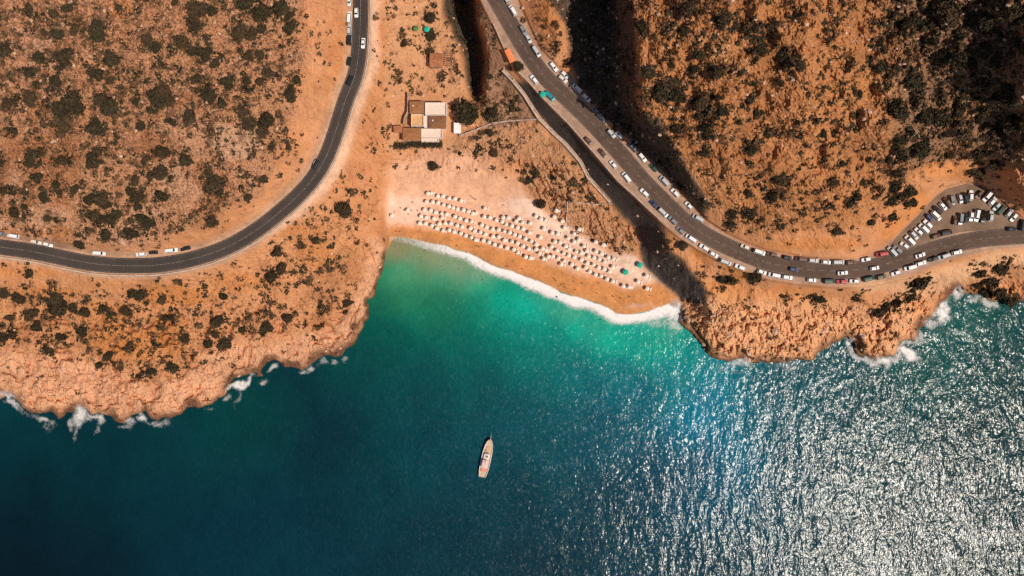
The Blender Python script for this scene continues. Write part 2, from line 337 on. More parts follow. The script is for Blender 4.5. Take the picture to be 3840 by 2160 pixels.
m = smooth(-14, 14, sdist(P, GO) + W * .4); paint(m, (0.085, 0.068, 0.05)); scrub = field(scrub, m, 0.9)  # gorge shade and plant cover, both painted into the dark tint
# shade painted into the colour of the high wall, the sea gully and the west-facing cliff
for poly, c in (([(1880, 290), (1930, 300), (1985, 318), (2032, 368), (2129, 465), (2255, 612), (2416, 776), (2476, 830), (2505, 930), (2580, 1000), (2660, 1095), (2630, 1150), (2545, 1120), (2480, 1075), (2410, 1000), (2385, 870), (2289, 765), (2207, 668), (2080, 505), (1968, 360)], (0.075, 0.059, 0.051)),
                ([(2050, -300), (2060, 0), (2130, 100), (2138, 220), (2170, 320), (2260, 425), (2400, 560), (2560, 730), (2640, 810), (2665, 770), (2600, 660), (2525, 545), (2480, 440), (2430, 440), (2395, 420), (2385, 200), (2365, -300)], (0.10, 0.076, 0.058))):  # cliff face and the ground in its shadow, shade put into the tint
    m = smooth(-14, 14, sdist(P, poly) + W * .4); paint(m, c); scrub = field(scrub, m, 0.06 if c[0] < .09 else .95); rock = field(rock, m, 0.25 if c[0] < .09 else .8)  # dense scrub added on the cliff to deepen the painted shade
# sand and pebbles
m = smooth(-45, 45, sdist(P, [(1450, 640), (1500, 590), (1600, 572), (1720, 580), (1850, 610), (1960, 690), (1960, 760), (1450, 760)]) + W); paint(m, (0.69, 0.385, 0.24), .85); scrub = field(scrub, m, .1)
m = smooth(-16, 16, s_sand + W * .5) * smooth(655, 735, PV + W + .12 * (1700 - PU))
paint(m, (0.70, 0.395, 0.255)); scrub = field(scrub, m, 0.0); rock = field(rock, m, 0.0)
peb = smooth(-50, 50, sdist(P, [(1950, 660), (2080, 780), (2230, 880), (2400, 930), (2500, 1060), (2420, 1075), (2200, 985), (2000, 870), (1900, 770)]) + W)
paint(m * peb, (0.76, 0.525, 0.41), 0.95)
paint(m * smooth(1.2, 0.2, ((PU - 1530) / 130) ** 2 + ((PV - 770) / 75) ** 2 + wob * .4), (0.72, 0.44, 0.33), 0.9)
UP = smooth(760, 715, PV + 0.0 * PU); paint(m * UP, (0.68, 0.35, 0.20), 0.6)
wet = m * smooth(120, 86, d_beach + wob * 10 + np.interp(PU, [1500, 1700, 2100, 2500], [62, 38, 18, -5]))
paint(wet, (0.56, 0.225, 0.07), 0.92)
paint(m * smooth(26, 6, d_beach), (0.46, 0.22, 0.09), 0.8)
# verges
m = smooth(62, 40, d_l + wob * 6) ; paint(m, (0.44, 0.27, 0.175), 0.85); scrub = field(scrub, m, 0.0)
LO = [(1390, -300), (1420, -300), (1420, 250), (1385, 340), (1330, 500), (1290, 620), (1230, 720), (1140, 810), (1040, 870), (1000, 880), (1100, 790), (1200, 690), (1270, 560), (1330, 400), (1385, 250)]
m = smooth(-16, 16, sdist(P, LO) + wob * 10); paint(m, (0.68, 0.42, 0.28), 0.85); scrub = field(scrub, m, 0.05)
m = smooth(-10, 6, s_pl + wob * 4); paint(m, (0.40, 0.255, 0.18)); scrub = field(scrub, m, 0); rock = field(rock, m, 0)
m = smooth(-6, 6, sdist(P, LOT)); paint(m, (0.25, 0.165, 0.115), 0.9)
SVE = [(3200, 1075), (3420, 1040), (3560, 985), (3700, 950), (3900, 935), (3900, 985), (3700, 1000), (3620, 1060), (3560, 1110), (3500, 1120), (3380, 1100)]
m = smooth(-20, 20, sdist(P, SVE) + W); paint(m, (0.64, 0.36, 0.20), 0.9); scrub = field(scrub, m, 0.15)
# tide line: the rock is stained dark where the sea wets it
m = smooth(44, 8, sd + wob * 20 + fbm(PU, PV, 30, 261, 3) * 16 + 4) * rocky; paint(m, (0.12, 0.05, 0.028), 0.92)

# ------------------------------------------------------------------ node helpers
def new_mat(name, rough=0.9, spec=0.2):
    mt = bpy.data.materials.new(name); mt.use_nodes = True
    b = mt.node_tree.nodes['Principled BSDF']
    b.inputs['Roughness'].default_value = rough; b.inputs['Specular IOR Level'].default_value = spec
    return mt, mt.node_tree, b
class N:
    def __init__(s, nt): s.nt = nt
    def node(s, t, **kw):
        n = s.nt.nodes.new(t)
        for k_, v_ in kw.items(): setattr(n, k_, v_)
        return n
    def put(s, sock, v_):
        if isinstance(v_, bpy.types.NodeSocket): s.nt.links.new(v_, sock)
        elif isinstance(v_, (tuple, list)): sock.default_value = (*v_, 1.0) if len(v_) == 3 and sock.type == 'RGBA' else v_
        else: sock.default_value = v_
    def math(s, op, a, b=0.0, clamp=False):
        n = s.node('ShaderNodeMath', operation=op, use_clamp=clamp)
        s.put(n.inputs[0], a); s.put(n.inputs[1], b); return n.outputs[0]
    def mix(s, f, a, b, mode='MIX'):
        n = s.node('ShaderNodeMix', data_type='RGBA', blend_type=mode)
        s.put(n.inputs[0], f); s.put(n.inputs[6], a); s.put(n.inputs[7], b); return n.outputs[2]
    def noise(s, vec, scale, detail=3, rough=0.55, dist=0.0, out=0):
        n = s.node('ShaderNodeTexNoise'); s.put(n.inputs['Vector'], vec)
        n.inputs['Scale'].default_value = scale; n.inputs['Detail'].default_value = detail; n.inputs['Roughness'].default_value = rough; n.inputs['Distortion'].default_value = dist
        return n.outputs[out]
    def ramp(s, x, a, b):
        n = s.node('ShaderNodeMapRange', interpolation_type='SMOOTHSTEP'); s.put(n.inputs[0], x)
        n.inputs[1].default_value = a; n.inputs[2].default_value = b; return n.outputs[0]
    def attr(s, name, col=False):
        n = s.node('ShaderNodeAttribute', attribute_name=name); return n.outputs['Color'] if col else n.outputs['Fac']
    def pos(s): return s.node('ShaderNodeNewGeometry').outputs['Position']
    def mapping(s, vec, rot=0.0, sc=(1, 1, 1)):
        n = s.node('ShaderNodeMapping'); s.put(n.inputs[0], vec); n.inputs['Rotation'].default_value = (0, 0, rot); n.inputs['Scale'].default_value = sc; return n.outputs[0]
    def bump(s, h, strength, dist):
        n = s.node('ShaderNodeBump'); n.inputs['Strength'].default_value = strength; n.inputs['Distance'].default_value = dist; s.put(n.inputs['Height'], h); return n.outputs[0]

def plain(name, c, rough=0.6, spec=0.3, var=0.12, scale=3.0, metallic=0.0):
    mt, nt, b = new_mat(name, rough, spec); n = N(nt)
    tc = n.node('ShaderNodeTexCoord').outputs['Object']
    x = n.noise(tc, scale, 3)
    n.put(b.inputs['Base Color'], n.mix(n.math('MULTIPLY', n.ramp(x, .3, .7), 1.0), tuple(q * (1 - var) for q in c), tuple(min(1, q * (1 + var)) for q in c)))
    b.inputs['Metallic'].default_value = metallic
    return mt

# ground material: surface colours from the mesh, broken up by litter, stones and cracks
def ground_mat():
    mt, nt, b = new_mat('dry_ground', 0.95, 0.1); n = N(nt)
    p = n.pos(); t = n.attr('tint', True); s = n.attr('scrub'); r = n.attr('rock')
    big = n.noise(p, 0.09, 4); mid = n.noise(p, 0.42, 4, .6); fine = n.noise(p, 1.3, 3, .65); tiny = n.noise(p, 3.2, 2)
    c = n.mix(n.ramp(big, .3, .7), n.mix(1.0, t, (.84, .82, .80), 'MULTIPLY'), n.mix(1.0, t, (1.10, 1.09, 1.08), 'MULTIPLY'))
    g = n.math('ADD', n.math('MULTIPLY', n.math('SUBTRACT', fine, .5), .75), n.math('ADD', n.math('MULTIPLY', n.math('SUBTRACT', mid, .5), .8), 1.0))
    v3 = n.node('ShaderNodeVectorMath', operation='SCALE'); n.put(v3.inputs[0], c); n.put(v3.inputs['Scale'], g); c = v3.outputs[0]
    lit = n.math('MULTIPLY', n.ramp(n.math('ADD', n.math('MULTIPLY', fine, .50), n.math('ADD', n.math('MULTIPLY', mid, .34), n.math('MULTIPLY', big, .16))), .475, .575), n.math('MULTIPLY', s, .84))
    c = n.mix(lit, c, (.105, .046, .023))
    st = n.math('MULTIPLY', n.ramp(n.noise(p, 0.95, 3, .7, .6), .60, .70), n.math('MULTIPLY', n.math('ADD', s, r), .42), True)
    c = n.mix(st, c, (.66, .46, .36))
    # cracks in the rock
    vn = n.node('ShaderNodeTexVoronoi', feature='DISTANCE_TO_EDGE'); n.put(vn.inputs['Vector'], n.mapping(n.mix(.25, p, n.noise(p, .35, 3, out=1)), .5, (.30, .13, .2))); vn.inputs['Scale'].default_value = 1.0
    cr = n.math('MULTIPLY', n.math('SUBTRACT', 1.0, n.ramp(vn.outputs['Distance'], .0, .05)), n.math('MULTIPLY', r, n.math('MULTIPLY', n.ramp(mid, .42, .62), .75)))
    c = n.mix(cr, c, (.16, .075, .035))
    n.put(b.inputs['Base Color'], c)
    h = n.math('ADD', n.math('MULTIPLY', fine, .5), n.math('ADD', n.math('MULTIPLY', mid, .9), n.math('MULTIPLY', tiny, .15)))
    h = n.math('MULTIPLY', h, n.math('ADD', .25, n.math('ADD', s, r)))
    h = n.math('SUBTRACT', h, n.math('MULTIPLY', cr, .8))
    n.put(b.inputs['Normal'], n.bump(h, .9, .8))
    return mt
M_GROUND = ground_mat()

def grid_mesh(name, keep, Zz, lift=0.0):
    """faces of the plan grid where keep is true, at heights Zz"""
    n1 = len(V)
    i, j = np.nonzero(keep)
    q = np.stack([i * n1 + j, i * n1 + j + 1, (i + 1) * n1 + j + 1, (i + 1) * n1 + j], 1)   # v runs down: counter-clockwise from above
    ids, inv = np.unique(q.ravel(), return_inverse=True)
    z = Zz.ravel()[ids] ; k_ = (H - z) / F
    co = np.stack([(PU.ravel()[ids] - 1920) * k_, (1080 - PV.ravel()[ids]) * k_, z + lift], 1)
    me = bpy.data.meshes.new(name)
    me.vertices.add(len(ids)); me.vertices.foreach_set('co', co.ravel().astype(np.float32))
    me.loops.add(len(q) * 4); me.loops.foreach_set('vertex_index', inv.ravel().astype(np.int32))
    me.polygons.add(len(q)); me.polygons.foreach_set('loop_start', np.arange(0, len(q) * 4, 4, dtype=np.int32))
    me.polygons.foreach_set('use_smooth', np.ones(len(q), bool))
    me.update(calc_edges=True)
    return me, ids
def col_attr(me, name, rgb):
    a = me.attributes.new(name, 'FLOAT_COLOR', 'POINT')
    a.data.foreach_set('color', np.concatenate([rgb, np.ones((len(rgb), 1))], 1).ravel().astype(np.float32))
def flt_attr(me, name, x):
    a = me.attributes.new(name, 'FLOAT', 'POINT'); a.data.foreach_set('value', x.astype(np.float32))

fc = lambda A: (A[:-1, :-1] + A[1:, :-1] + A[:-1, 1:] + A[1:, 1:]) / 4
sdc = fc(sd); sandc = fc(s_sand)
keep = fc(rawc) > -70
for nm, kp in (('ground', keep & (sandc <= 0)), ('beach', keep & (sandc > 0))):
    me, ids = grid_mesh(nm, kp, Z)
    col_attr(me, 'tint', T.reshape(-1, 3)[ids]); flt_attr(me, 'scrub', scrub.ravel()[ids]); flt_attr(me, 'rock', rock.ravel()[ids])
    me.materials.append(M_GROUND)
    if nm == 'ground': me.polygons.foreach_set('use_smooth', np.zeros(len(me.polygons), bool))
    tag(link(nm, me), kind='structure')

# ------------------------------------------------------------------ the sea
WATER = [  # u, v, sRGB of the water body there (depth and the bed under it)
    (1560, 1060, 0, 118, 82), (1450, 1010, 0, 125, 90), (1500, 1000, 60, 140, 105), (1480, 950, 150, 132, 95), (1600, 945, 150, 138, 105), (1700, 985, 128, 142, 112), (1800, 1030, 110, 142, 115), (1660, 1050, 40, 135, 100), (1800, 1080, 20, 145, 110),
    (1900, 1085, 30, 140, 112), (1900, 1130, 0, 146, 122), (2000, 1150, 0, 154, 134), (2040, 1120, 55, 148, 122), (2150, 1180, 62, 148, 120), (2150, 1215, 0, 152, 130), (2280, 1220, 45, 150, 125), (2300, 1245, 0, 152, 130), (2500, 1235, 45, 150, 130), (2480, 1265, 25, 155, 132),
    (2420, 1300, 10, 145, 128), (2560, 1300, 10, 130, 120), (1780, 1150, 0, 118, 96), (1650, 1130, 0, 100, 72), (1550, 1180, 0, 96, 76), (1450, 1100, 0, 88, 66), (1430, 1250, 0, 74, 62), (1350, 1330, 0, 62, 58), (1560, 1300, 0, 76, 70), (1750, 1260, 0, 90, 82),
    (1950, 1250, 0, 108, 100), (2100, 1260, 0, 118, 108), (2150, 1340, 0, 96, 100), (2350, 1380, 0, 98, 108), (2500, 1360, 0, 112, 122), (2620, 1400, 0, 112, 122), (2640, 1480, 0, 114, 138), (2660, 1570, 0, 114, 142), (2720, 1660, 0, 92, 114), (2600, 1720, 0, 66, 82),
    (2400, 1480, 0, 84, 98), (2250, 1550, 0, 66, 78), (2000, 1450, 0, 70, 76), (1750, 1420, 0, 62, 64), (1550, 1420, 0, 56, 58), (1850, 1600, 0, 62, 72), (1600, 1600, 0, 54, 64), (1300, 1500, 0, 42, 48), (1100, 1430, 0, 48, 50), (1000, 1520, 0, 56, 52), (850, 1560, 0, 60, 54),
    (1200, 1620, 0, 38, 46), (700, 1650, 0, 50, 52), (450, 1700, 0, 44, 48), (200, 1660, 0, 48, 50), (0, 1600, 0, 52, 54), (100, 1850, 0, 26, 34), (300, 2120, 0, 19, 27), (0, 2150, 0, 15, 22), (700, 1950, 0, 40, 52), (1000, 1900, 0, 44, 56), (1200, 2100, 0, 44, 54),
    (1600, 2000, 0, 38, 48), (1900, 1850, 0, 44, 54), (2000, 2120, 0, 36, 46), (2300, 1900, 0, 46, 56), (2450, 1750, 0, 56, 70), (2500, 2100, 0, 44, 52), (2900, 1450, 6, 74, 76), (2800, 1560, 0, 88, 96), (2950, 1700, 4, 50, 54), (3200, 1500, 10, 56, 56), (3500, 1300, 18, 74, 66),
    (3600, 1180, 25, 80, 70), (3750, 1350, 10, 50, 48), (3700, 1650, 6, 42, 44), (3300, 1900, 8, 42, 44), (3700, 2100, 8, 40, 42), (2900, 2100, 4, 42, 46), (-1200, 2000, 0, 14, 20), (5000, 1800, 5, 36, 42), (2000, 3000, 0, 30, 40)]
def sea_grid():
    su = np.concatenate([np.arange(-1440, 0, 60), np.arange(0, 3841, 12), np.arange(3900, 5281, 60)]).astype(float)
    sv = np.concatenate([np.arange(780, 2161, 12), np.arange(2220, 3121, 60)]).astype(float)
    A, B = np.meshgrid(su, sv, indexing='ij')
    num_ = np.zeros(A.shape + (3,)); den = np.zeros(A.shape)
    A2 = A + fbm(A, B, 160, 71, 4) * 40; B2 = B + fbm(A, B, 160, 77, 4) * 40
    for (u_, v_, r, g, b) in WATER:
        near = min(math.hypot(u_ - q[0], v_ - q[1]) for q in WATER if q[:2] != (u_, v_)); w = 1.0 / (((A2 - u_) ** 2 + (B2 - v_) ** 2) + (near * .95) ** 2) ** 2.0 * near ** 1.2
        num_ += w[..., None] * np.array(lin(r, g, b)); den += w
    rgb = num_ / den[..., None]
    rgb[..., 0] = np.maximum(rgb[..., 0] - .004, 0.001)
    deep = smooth(.16, .05, rgb[..., 1]); rgb[..., 1] *= 1 - .09 * deep; rgb[..., 2] *= 1 + .06 * deep
    k_ = H / F
    co = np.stack([(A - 1920) * k_, (1080 - B) * k_, np.zeros(A.shape)], 2).reshape(-1, 3)
    n1 = len(sv)
    inl = sdist((A, B), LAND)
    c = (inl[:-1, :-1] + inl[1:, :-1] + inl[:-1, 1:] + inl[1:, 1:]) / 4
    i, j = np.nonzero(c < 45)
    q = np.stack([i * n1 + j, i * n1 + j + 1, (i + 1) * n1 + j + 1, (i + 1) * n1 + j], 1)
    ids, inv = np.unique(q.ravel(), return_inverse=True)
    me = bpy.data.meshes.new('sea')
    me.from_pydata(co[ids].tolist(), [], inv.reshape(-1, 4).tolist())
    me.update()
    col_attr(me, 'body', rgb.reshape(-1, 3)[ids])
    # open water is choppier than the sheltered cove
    chop = smooth(1900, 3000, A + 0.35 * (B - 1500))
    flt_attr(me, 'chop', chop.reshape(-1)[ids])
    return me
def water_mat():
    mt, nt, b = new_mat('sea_water', 0.2, 0.5); n = N(nt)
    b.inputs['IOR'].default_value = 1.33
    p = n.pos(); chop = n.attr('chop')
    c = n.attr('body', True)
    big = n.noise(p, .05, 5, .6, .5)
    c = n.mix(n.ramp(big, .25, .75), n.mix(1.0, c, (.80, .84, .86), 'MULTIPLY'), n.mix(1.0, c, (1.16, 1.14, 1.12), 'MULTIPLY'))
    n.put(b.inputs['Base Color'], c)
    # waves: swell bending round the headland, wind chop, ripples
    sx = n.node('ShaderNodeSeparateXYZ'); n.put(sx.inputs[0], p)
    east = n.ramp(n.math('ADD', sx.outputs[0], n.math('MULTIPLY', sx.outputs[1], .25)), 85, 175)
    wsp = n.mix(.035, p, n.noise(p, .05, 2, out=1))
    warp = n.node('ShaderNodeVectorMath', operation='ADD'); n.put(warp.inputs[0], p)
    wv = n.node('ShaderNodeVectorMath', operation='SCALE'); n.put(wv.inputs[0], n.noise(p, .035, 2, out=1)); wv.inputs['Scale'].default_value = 8; n.put(warp.inputs[1], wv.outputs[0])
    wp = warp.outputs[0]
    swa = n.noise(n.mapping(wp, math.radians(-32), (.17, .05, 1)), 1.0, 3, .55)
    swb = n.noise(n.mapping(wp, math.radians(38), (.16, .05, 1)), 1.0, 3, .55)
    mixn = n.node('ShaderNodeMix', data_type='FLOAT'); n.put(mixn.inputs[0], east); n.put(mixn.inputs[2], swa); n.put(mixn.inputs[3], swb)
    sw = mixn.outputs[0]
    ch = n.noise(p, .55, 2, .5)
    rp = n.noise(p, 1.5, 2, .6)
    h = n.math('ADD', n.math('MULTIPLY', sw, n.math('ADD', WV[6], n.math('MULTIPLY', chop, WV[0]))), n.math('ADD', n.math('MULTIPLY', ch, WV[1]), n.math('MULTIPLY', rp, WV[2])))
    h = n.math('MULTIPLY', h, n.math('ADD', WV[3], n.math('MULTIPLY', chop, WV[4])))
    nb = n.bump(h, 1.0, 1.0)
    # wind ripples: small facets, each with a tilt of its own
    for sc_, k_ in ((1.9, FAC[0]), (.85, FAC[1])):
        vo = n.node('ShaderNodeTexVoronoi'); n.put(vo.inputs['Vector'], n.mapping(wp, .6, (sc_, sc_ * .72, 1))); vo.inputs['Scale'].default_value = 1.0
        sb = n.node('ShaderNodeVectorMath', operation='SUBTRACT'); n.put(sb.inputs[0], vo.outputs['Color']); sb.inputs[1].default_value = (.5, .5, .5)
        ml = n.node('ShaderNodeVectorMath', operation='MULTIPLY'); n.put(ml.inputs[0], sb.outputs[0]); ml.inputs[1].default_value = (k_, k_, 0)
        ad = n.node('ShaderNodeVectorMath', operation='ADD'); n.put(ad.inputs[0], nb); n.put(ad.inputs[1], ml.outputs[0]); nb = ad.outputs[0]
    nm_ = n.node('ShaderNodeVectorMath', operation='NORMALIZE'); n.put(nm_.inputs[0], nb)
    n.put(b.inputs['Normal'], nm_.outputs[0])
    b.inputs['Roughness'].default_value = WV[5]
    return mt
WV = (1.35, 0.20, 0.05, 0.58, 0.24, 0.24, 0.12)
FAC = (0.155, 0.115)
me = sea_grid(); me.materials.append(water_mat())
for p_ in me.polygons: p_.use_smooth = True
tag(link('sea', me), kind='structure')

# foam: the breaker along the beach and white water on the rocks
fw = np.interp(PU, [1440, 1540, 1640, 1760, 2000, 2250, 2350, 2480, 2545], [16, 22, 28, 35, 38, 42, 32, 40, 48])
fo = np.where(rawc < 0, smooth(1.45, 0.25, d_beach / fw + wob * .3), smooth(10, 2, d_beach + wob * 5))
fo = fo * np.interp(PU, [1440, 1540, 1640, 1740, 2560], [.42, .55, .75, 1.0, 1.0]) * (PU < 2570) * (PV > 880)
for (u_, v_, ru, rv, rot, a) in [(2395, 1152, 95, 24, .05, .42), (2532, 1165, 32, 42, 0, .95), (2535, 1215, 26, 30, 0, .7), (2470, 1205, 80, 26, -.1, .5), (30, 1497, 34, 18, .3, .8), (160, 1578, 42, 14, .3, .75), (180, 1612, 16, 34, 0, .5), (262, 1600, 12, 26, 0, .7), (300, 1580, 34, 40, .6, .9), (282, 1630, 12, 40, .2, .6),
                                  (375, 1578, 26, 26, 0, .9), (362, 1615, 10, 24, 0, .5), (490, 1595, 32, 24, 0, .7), (530, 1575, 26, 22, .8, .9), (590, 1598, 60, 16, 0, .65), (905, 1440, 66, 13, -.5, 1.0), (895, 1490, 10, 46, .1, .5), (785, 1530, 26, 10, -.4, .5), (1022, 1378, 30, 14, -.6, .8), (1246, 1356, 16, 10, 0, .6),
                                  (2782, 1358, 46, 12, .1, .75), (2730, 1385, 90, 16, .1, .35), (2950, 1372, 70, 14, 0, .4), (3172, 1288, 14, 24, -.3, .9), (3318, 1362, 34, 20, .2, 1.0), (3405, 1325, 50, 20, .55, 1.0), (3450, 1270, 30, 30, 0, .5), (3535, 1175, 32, 46, .5, 1.0), (3590, 1110, 24, 34, .2, .8), (3500, 1210, 30, 24, 0, .6), (3640, 1110, 60, 14, .2, .35)]:
    cx, sx_ = math.cos(rot), math.sin(rot)
    if u_ < 700: v_ -= 12
    if u_ < 1300: a *= .85; ru *= .9
    wu, wv = PU + fbm(PU, PV, 40, 231, 3) * 22, PV + fbm(PU, PV, 40, 241, 3) * 22; a_ = ((wu - u_) * cx + (wv - v_) * sx_) / ru; b_ = (-(wu - u_) * sx_ + (wv - v_) * cx) / rv
    fo = np.maximum(fo, a * smooth(1.7, 0.1, np.sqrt(a_ * a_ + b_ * b_) + wob * .5))
fo = np.maximum(fo, 0.62 * smooth(24, 3, np.abs(sd + 8)) * rocky * smooth(-0.15, 0.45, wob2 * .6 + wob + .35 * (PV > 1330) * (PU > 2700)) * (PU < 3850) * ((PV > 1330) | (PU > 3100)))
me, ids = grid_mesh('sea_foam', fc(fo) > 0.03, np.maximum(Z, 0.0), 0.07)
flt_attr(me, 'foam', fo.ravel()[ids])
mt, nt, b = new_mat('foam', .7, .2); n = N(nt)
p = n.pos()
rdg = lambda x: n.math('SUBTRACT', 1.0, n.math('MULTIPLY', n.math('ABSOLUTE', n.math('SUBTRACT', x, .5)), 3.2))
lace = n.math('ADD', n.math('MULTIPLY', rdg(n.noise(p, .28, 3, .6, 1.2)), .6), n.math('MULTIPLY', rdg(n.noise(p, .8, 3, .6, .8)), .4))
n.put(b.inputs['Alpha'], n.math('MULTIPLY', n.ramp(n.math('ADD', n.math('MULTIPLY', lace, .55), n.math('MULTIPLY', n.attr('foam'), .85)), .62, 1.34), .98))
n.put(b.inputs['Base Color'], n.mix(n.noise(p, .8, 3), (.72, .66, .62), (.9, .86, .84)))
me.materials.append(mt)
tag(link('sea_foam', me), 'white surf breaking along the beach and on the rocks', 'foam', kind='stuff')

# ------------------------------------------------------------------ mesh builder
class MB:
    def __init__(s): s.v = []; s.f = []
    def add(s, vs, fs):
        o = len(s.v); s.v += [tuple(p) for p in vs]; s.f += [tuple(i + o for i in f) for f in fs]
    def box(s, x0, x1, y0, y1, z0, z1):
        s.add([(x0, y0, z0), (x1, y0, z0), (x1, y1, z0), (x0, y1, z0), (x0, y0, z1), (x1, y0, z1), (x1, y1, z1), (x0, y1, z1)],
              [(3, 2, 1, 0), (4, 5, 6, 7), (0, 1, 5, 4), (1, 2, 6, 5), (2, 3, 7, 6), (3, 0, 4, 7)])
    def prism(s, poly, z0, z1, inset=0.0):   # poly ccw in x,y
        n = len(poly)
        if sum(poly[i][0] * poly[(i + 1) % n][1] - poly[(i + 1) % n][0] * poly[i][1] for i in range(n)) < 0: poly = poly[::-1]
        s.add([(x, y, z0) for x, y in poly] + [(x, y, z1) for x, y in poly], [tuple(range(n - 1, -1, -1)), tuple(range(n, 2 * n))] + [(i, (i + 1) % n, n + (i + 1) % n, n + i) for i in range(n)])
    def loft(s, rings, cap=True):
        n = len(rings[0]); o = len(s.v)
        for r in rings: s.v += [tuple(p) for p in r]
        for a in range(len(rings) - 1):
            for i in range(n):
                s.f.append((o + a * n + i, o + a * n + (i + 1) % n, o + (a + 1) * n + (i + 1) % n, o + (a + 1) * n + i))
        if cap:
            s.f.append(tuple(o + i for i in range(n - 1, -1, -1))); s.f.append(tuple(o + (len(rings) - 1) * n + i for i in range(n)))
    def tube(s, a, b, r0, r1=None, n=8):
        a, b = Vector(a), Vector(b); d = (b - a).normalized(); r1 = r0 if r1 is None else r1
        x = d.orthogonal().normalized(); y = d.cross(x)
        s.loft([[a + (x * math.cos(t) + y * math.sin(t)) * r0 for t in np.linspace(0, 2 * math.pi, n, endpoint=False)],
                [b + (x * math.cos(t) + y * math.sin(t)) * r1 for t in np.linspace(0, 2 * math.pi, n, endpoint=False)]])
    def mesh(s, name, mat=None, smooth_=False, bevel=0.0):
        me = bpy.data.meshes.new(name); me.from_pydata(s.v, [], s.f)
        bm = bmesh.new(); bm.from_mesh(me)
        bmesh.ops.recalc_face_normals(bm, faces=bm.faces)
        if bevel: bmesh.ops.bevel(bm, geom=bm.edges[:], offset=bevel, segments=2, affect='EDGES', profile=.6)
        bm.to_mesh(me); bm.free()
        if smooth_:
            for p in me.polygons: p.use_smooth = True
        if mat: me.materials.append(mat)
        return me
    def obj(s, name, mat=None, parent=None, smooth_=False, bevel=0.0, **k):
        return link(name, s.mesh(name, mat, smooth_, bevel), parent, **k)

def resample(line, step):
    out = []
    for a, b in zip(line[:-1], line[1:]):
        n = max(1, int(math.hypot(b[0] - a[0], b[1] - a[1]) / step))
        out += [tuple(np.array(a) + (np.array(b) - np.array(a)) * i / n) for i in range(n)]
    return out + [line[-1]]
def normals(L):
    L = np.array([p[:2] for p in L]); t = np.gradient(L, axis=0); t /= np.linalg.norm(t, axis=1)[:, None] + 1e-9
    return L, np.stack([t[:, 1], -t[:, 0]], 1), t
def strip(mb, line, o0, o1, z, thick=0.12, sel=None):
    L, nn, _ = normals(line); kk = mpp(z)
    A = L + nn * (o0 if np.isscalar(o0) else o0[:, None]); B = L + nn * (o1 if np.isscalar(o1) else o1[:, None])
    n = len(L); vs = []
    for q in (A, B):
        for (u_, v_) in q: vs.append(un(u_, v_, z))
    for q in (A, B):
        for (u_, v_) in q:
            x, y, _ = un(u_, v_, z); vs.append((x, y, z - thick))
    fs = []
    for i in range(n - 1):
        if sel is not None and not sel(i): continue
        fs += [(i, i + 1, n + i + 1, n + i), (i, 2 * n + i, 2 * n + i + 1, i + 1), (n + i, n + i + 1, 3 * n + i + 1, 3 * n + i)]
    mb.add(vs, fs)

# ------------------------------------------------------------------ roads
def asphalt(name, c, dusty):
    mt, nt, b = new_mat(name, .88, .25); n = N(nt); p = n.pos()
    x = n.noise(p, .12, 4); y = n.noise(p, 2.5, 3); w = n.noise(p, .5, 4, .6)
    c0 = n.mix(n.ramp(x, .3, .7), tuple(q * .72 for q in c), tuple(q * 1.32 for q in c))
    c0 = n.mix(n.math('MULTIPLY', n.ramp(w, .5, .72), dusty), c0, (.20, .125, .085))
    c0 = n.mix(n.math('MULTIPLY', n.ramp(y, .35, .7), .25), c0, tuple(q * 1.5 for q in c))
    tr = n.attr('track'); c0 = n.mix(n.math('MULTIPLY', tr, .55), c0, tuple(q * 1.55 for q in c))
    n.put(b.inputs['Base Color'], c0); n.put(b.inputs['Normal'], n.bump(y, .3, .02)); return mt
M_ROAD_W = asphalt('asphalt_west', (.046, .035, .030), .12)
M_ROAD_E = asphalt('asphalt_east', (.080, .049, .036), .5)
def road(name, line, hw, z, mat):
    L = resample(chaikin(line, 3), 14)
    mb = MB(); cuts = [-1, -.82, -.62, -.42, -.22, -.06, .06, .22, .42, .62, .82, 1]
    tr = [0, .5, 1, .35, 1, .3, .3, 1, .35, 1, .5, 0]
    LL, nn, _ = normals(L); n = len(L)
    for c in cuts:
        for q in LL + nn * hw * c: mb.v.append(un(q[0], q[1], z))
    for a in range(len(cuts) - 1):
        for i in range(n - 1): mb.f.append((a * n + i, a * n + i + 1, (a + 1) * n + i + 1, (a + 1) * n + i))
    for e in (0, len(cuts) - 1):     # edges of the paving
        o = len(mb.v)
        for i in range(n): x, y, zz = mb.v[e * n + i]; mb.v.append((x, y, zz - .2))
        for i in range(n - 1): mb.f.append((e * n + i, e * n + i + 1, o + i + 1, o + i))
    me = mb.mesh(name, mat); flt_attr(me, 'track', np.array([tr[a] for a in range(len(cuts)) for _ in range(n)] + [0] * 2 * n))
    tag(link(name, me), kind='structure'); return L
L_W = road('road', LROAD, 29, 30.11, M_ROAD_W)
L_E = road('road', RROAD, 31, 29.11, M_ROAD_E)
mb = MB(); mb.prism([un(u_, v_, 29.06)[:2] for u_, v_ in LOT], 28.8, 29.06)
me = mb.mesh('parking_lot', asphalt('asphalt_lot', (.19, .12, .08), .4)); tag(link('parking_lot', me), kind='structure')
mt, nt, b = new_mat('worn_paint', .8, .2); n = N(nt); p = n.pos()
n.put(b.inputs['Base Color'], (.50, .44, .39)); n.put(b.inputs['Alpha'], n.math('MULTIPLY', n.ramp(n.noise(p, 1.2, 4, .7), .34, .6), .45)); M_PAINT = mt
for L, z, segs in ((L_W, 30.122, ((-.9, .9, None), (-26.2, -25, None), (25, 26.2, None))), (L_E, 29.122, ((-.9, .9, lambda i: i % 3 != 2), (-28, -26.8, None), (26.8, 28, None)))):
    mb = MB()
    for o0, o1, sel in segs: strip(mb, L, o0, o1, z, .004, sel)
    tag(mb.obj('road_markings', M_PAINT), kind='structure')
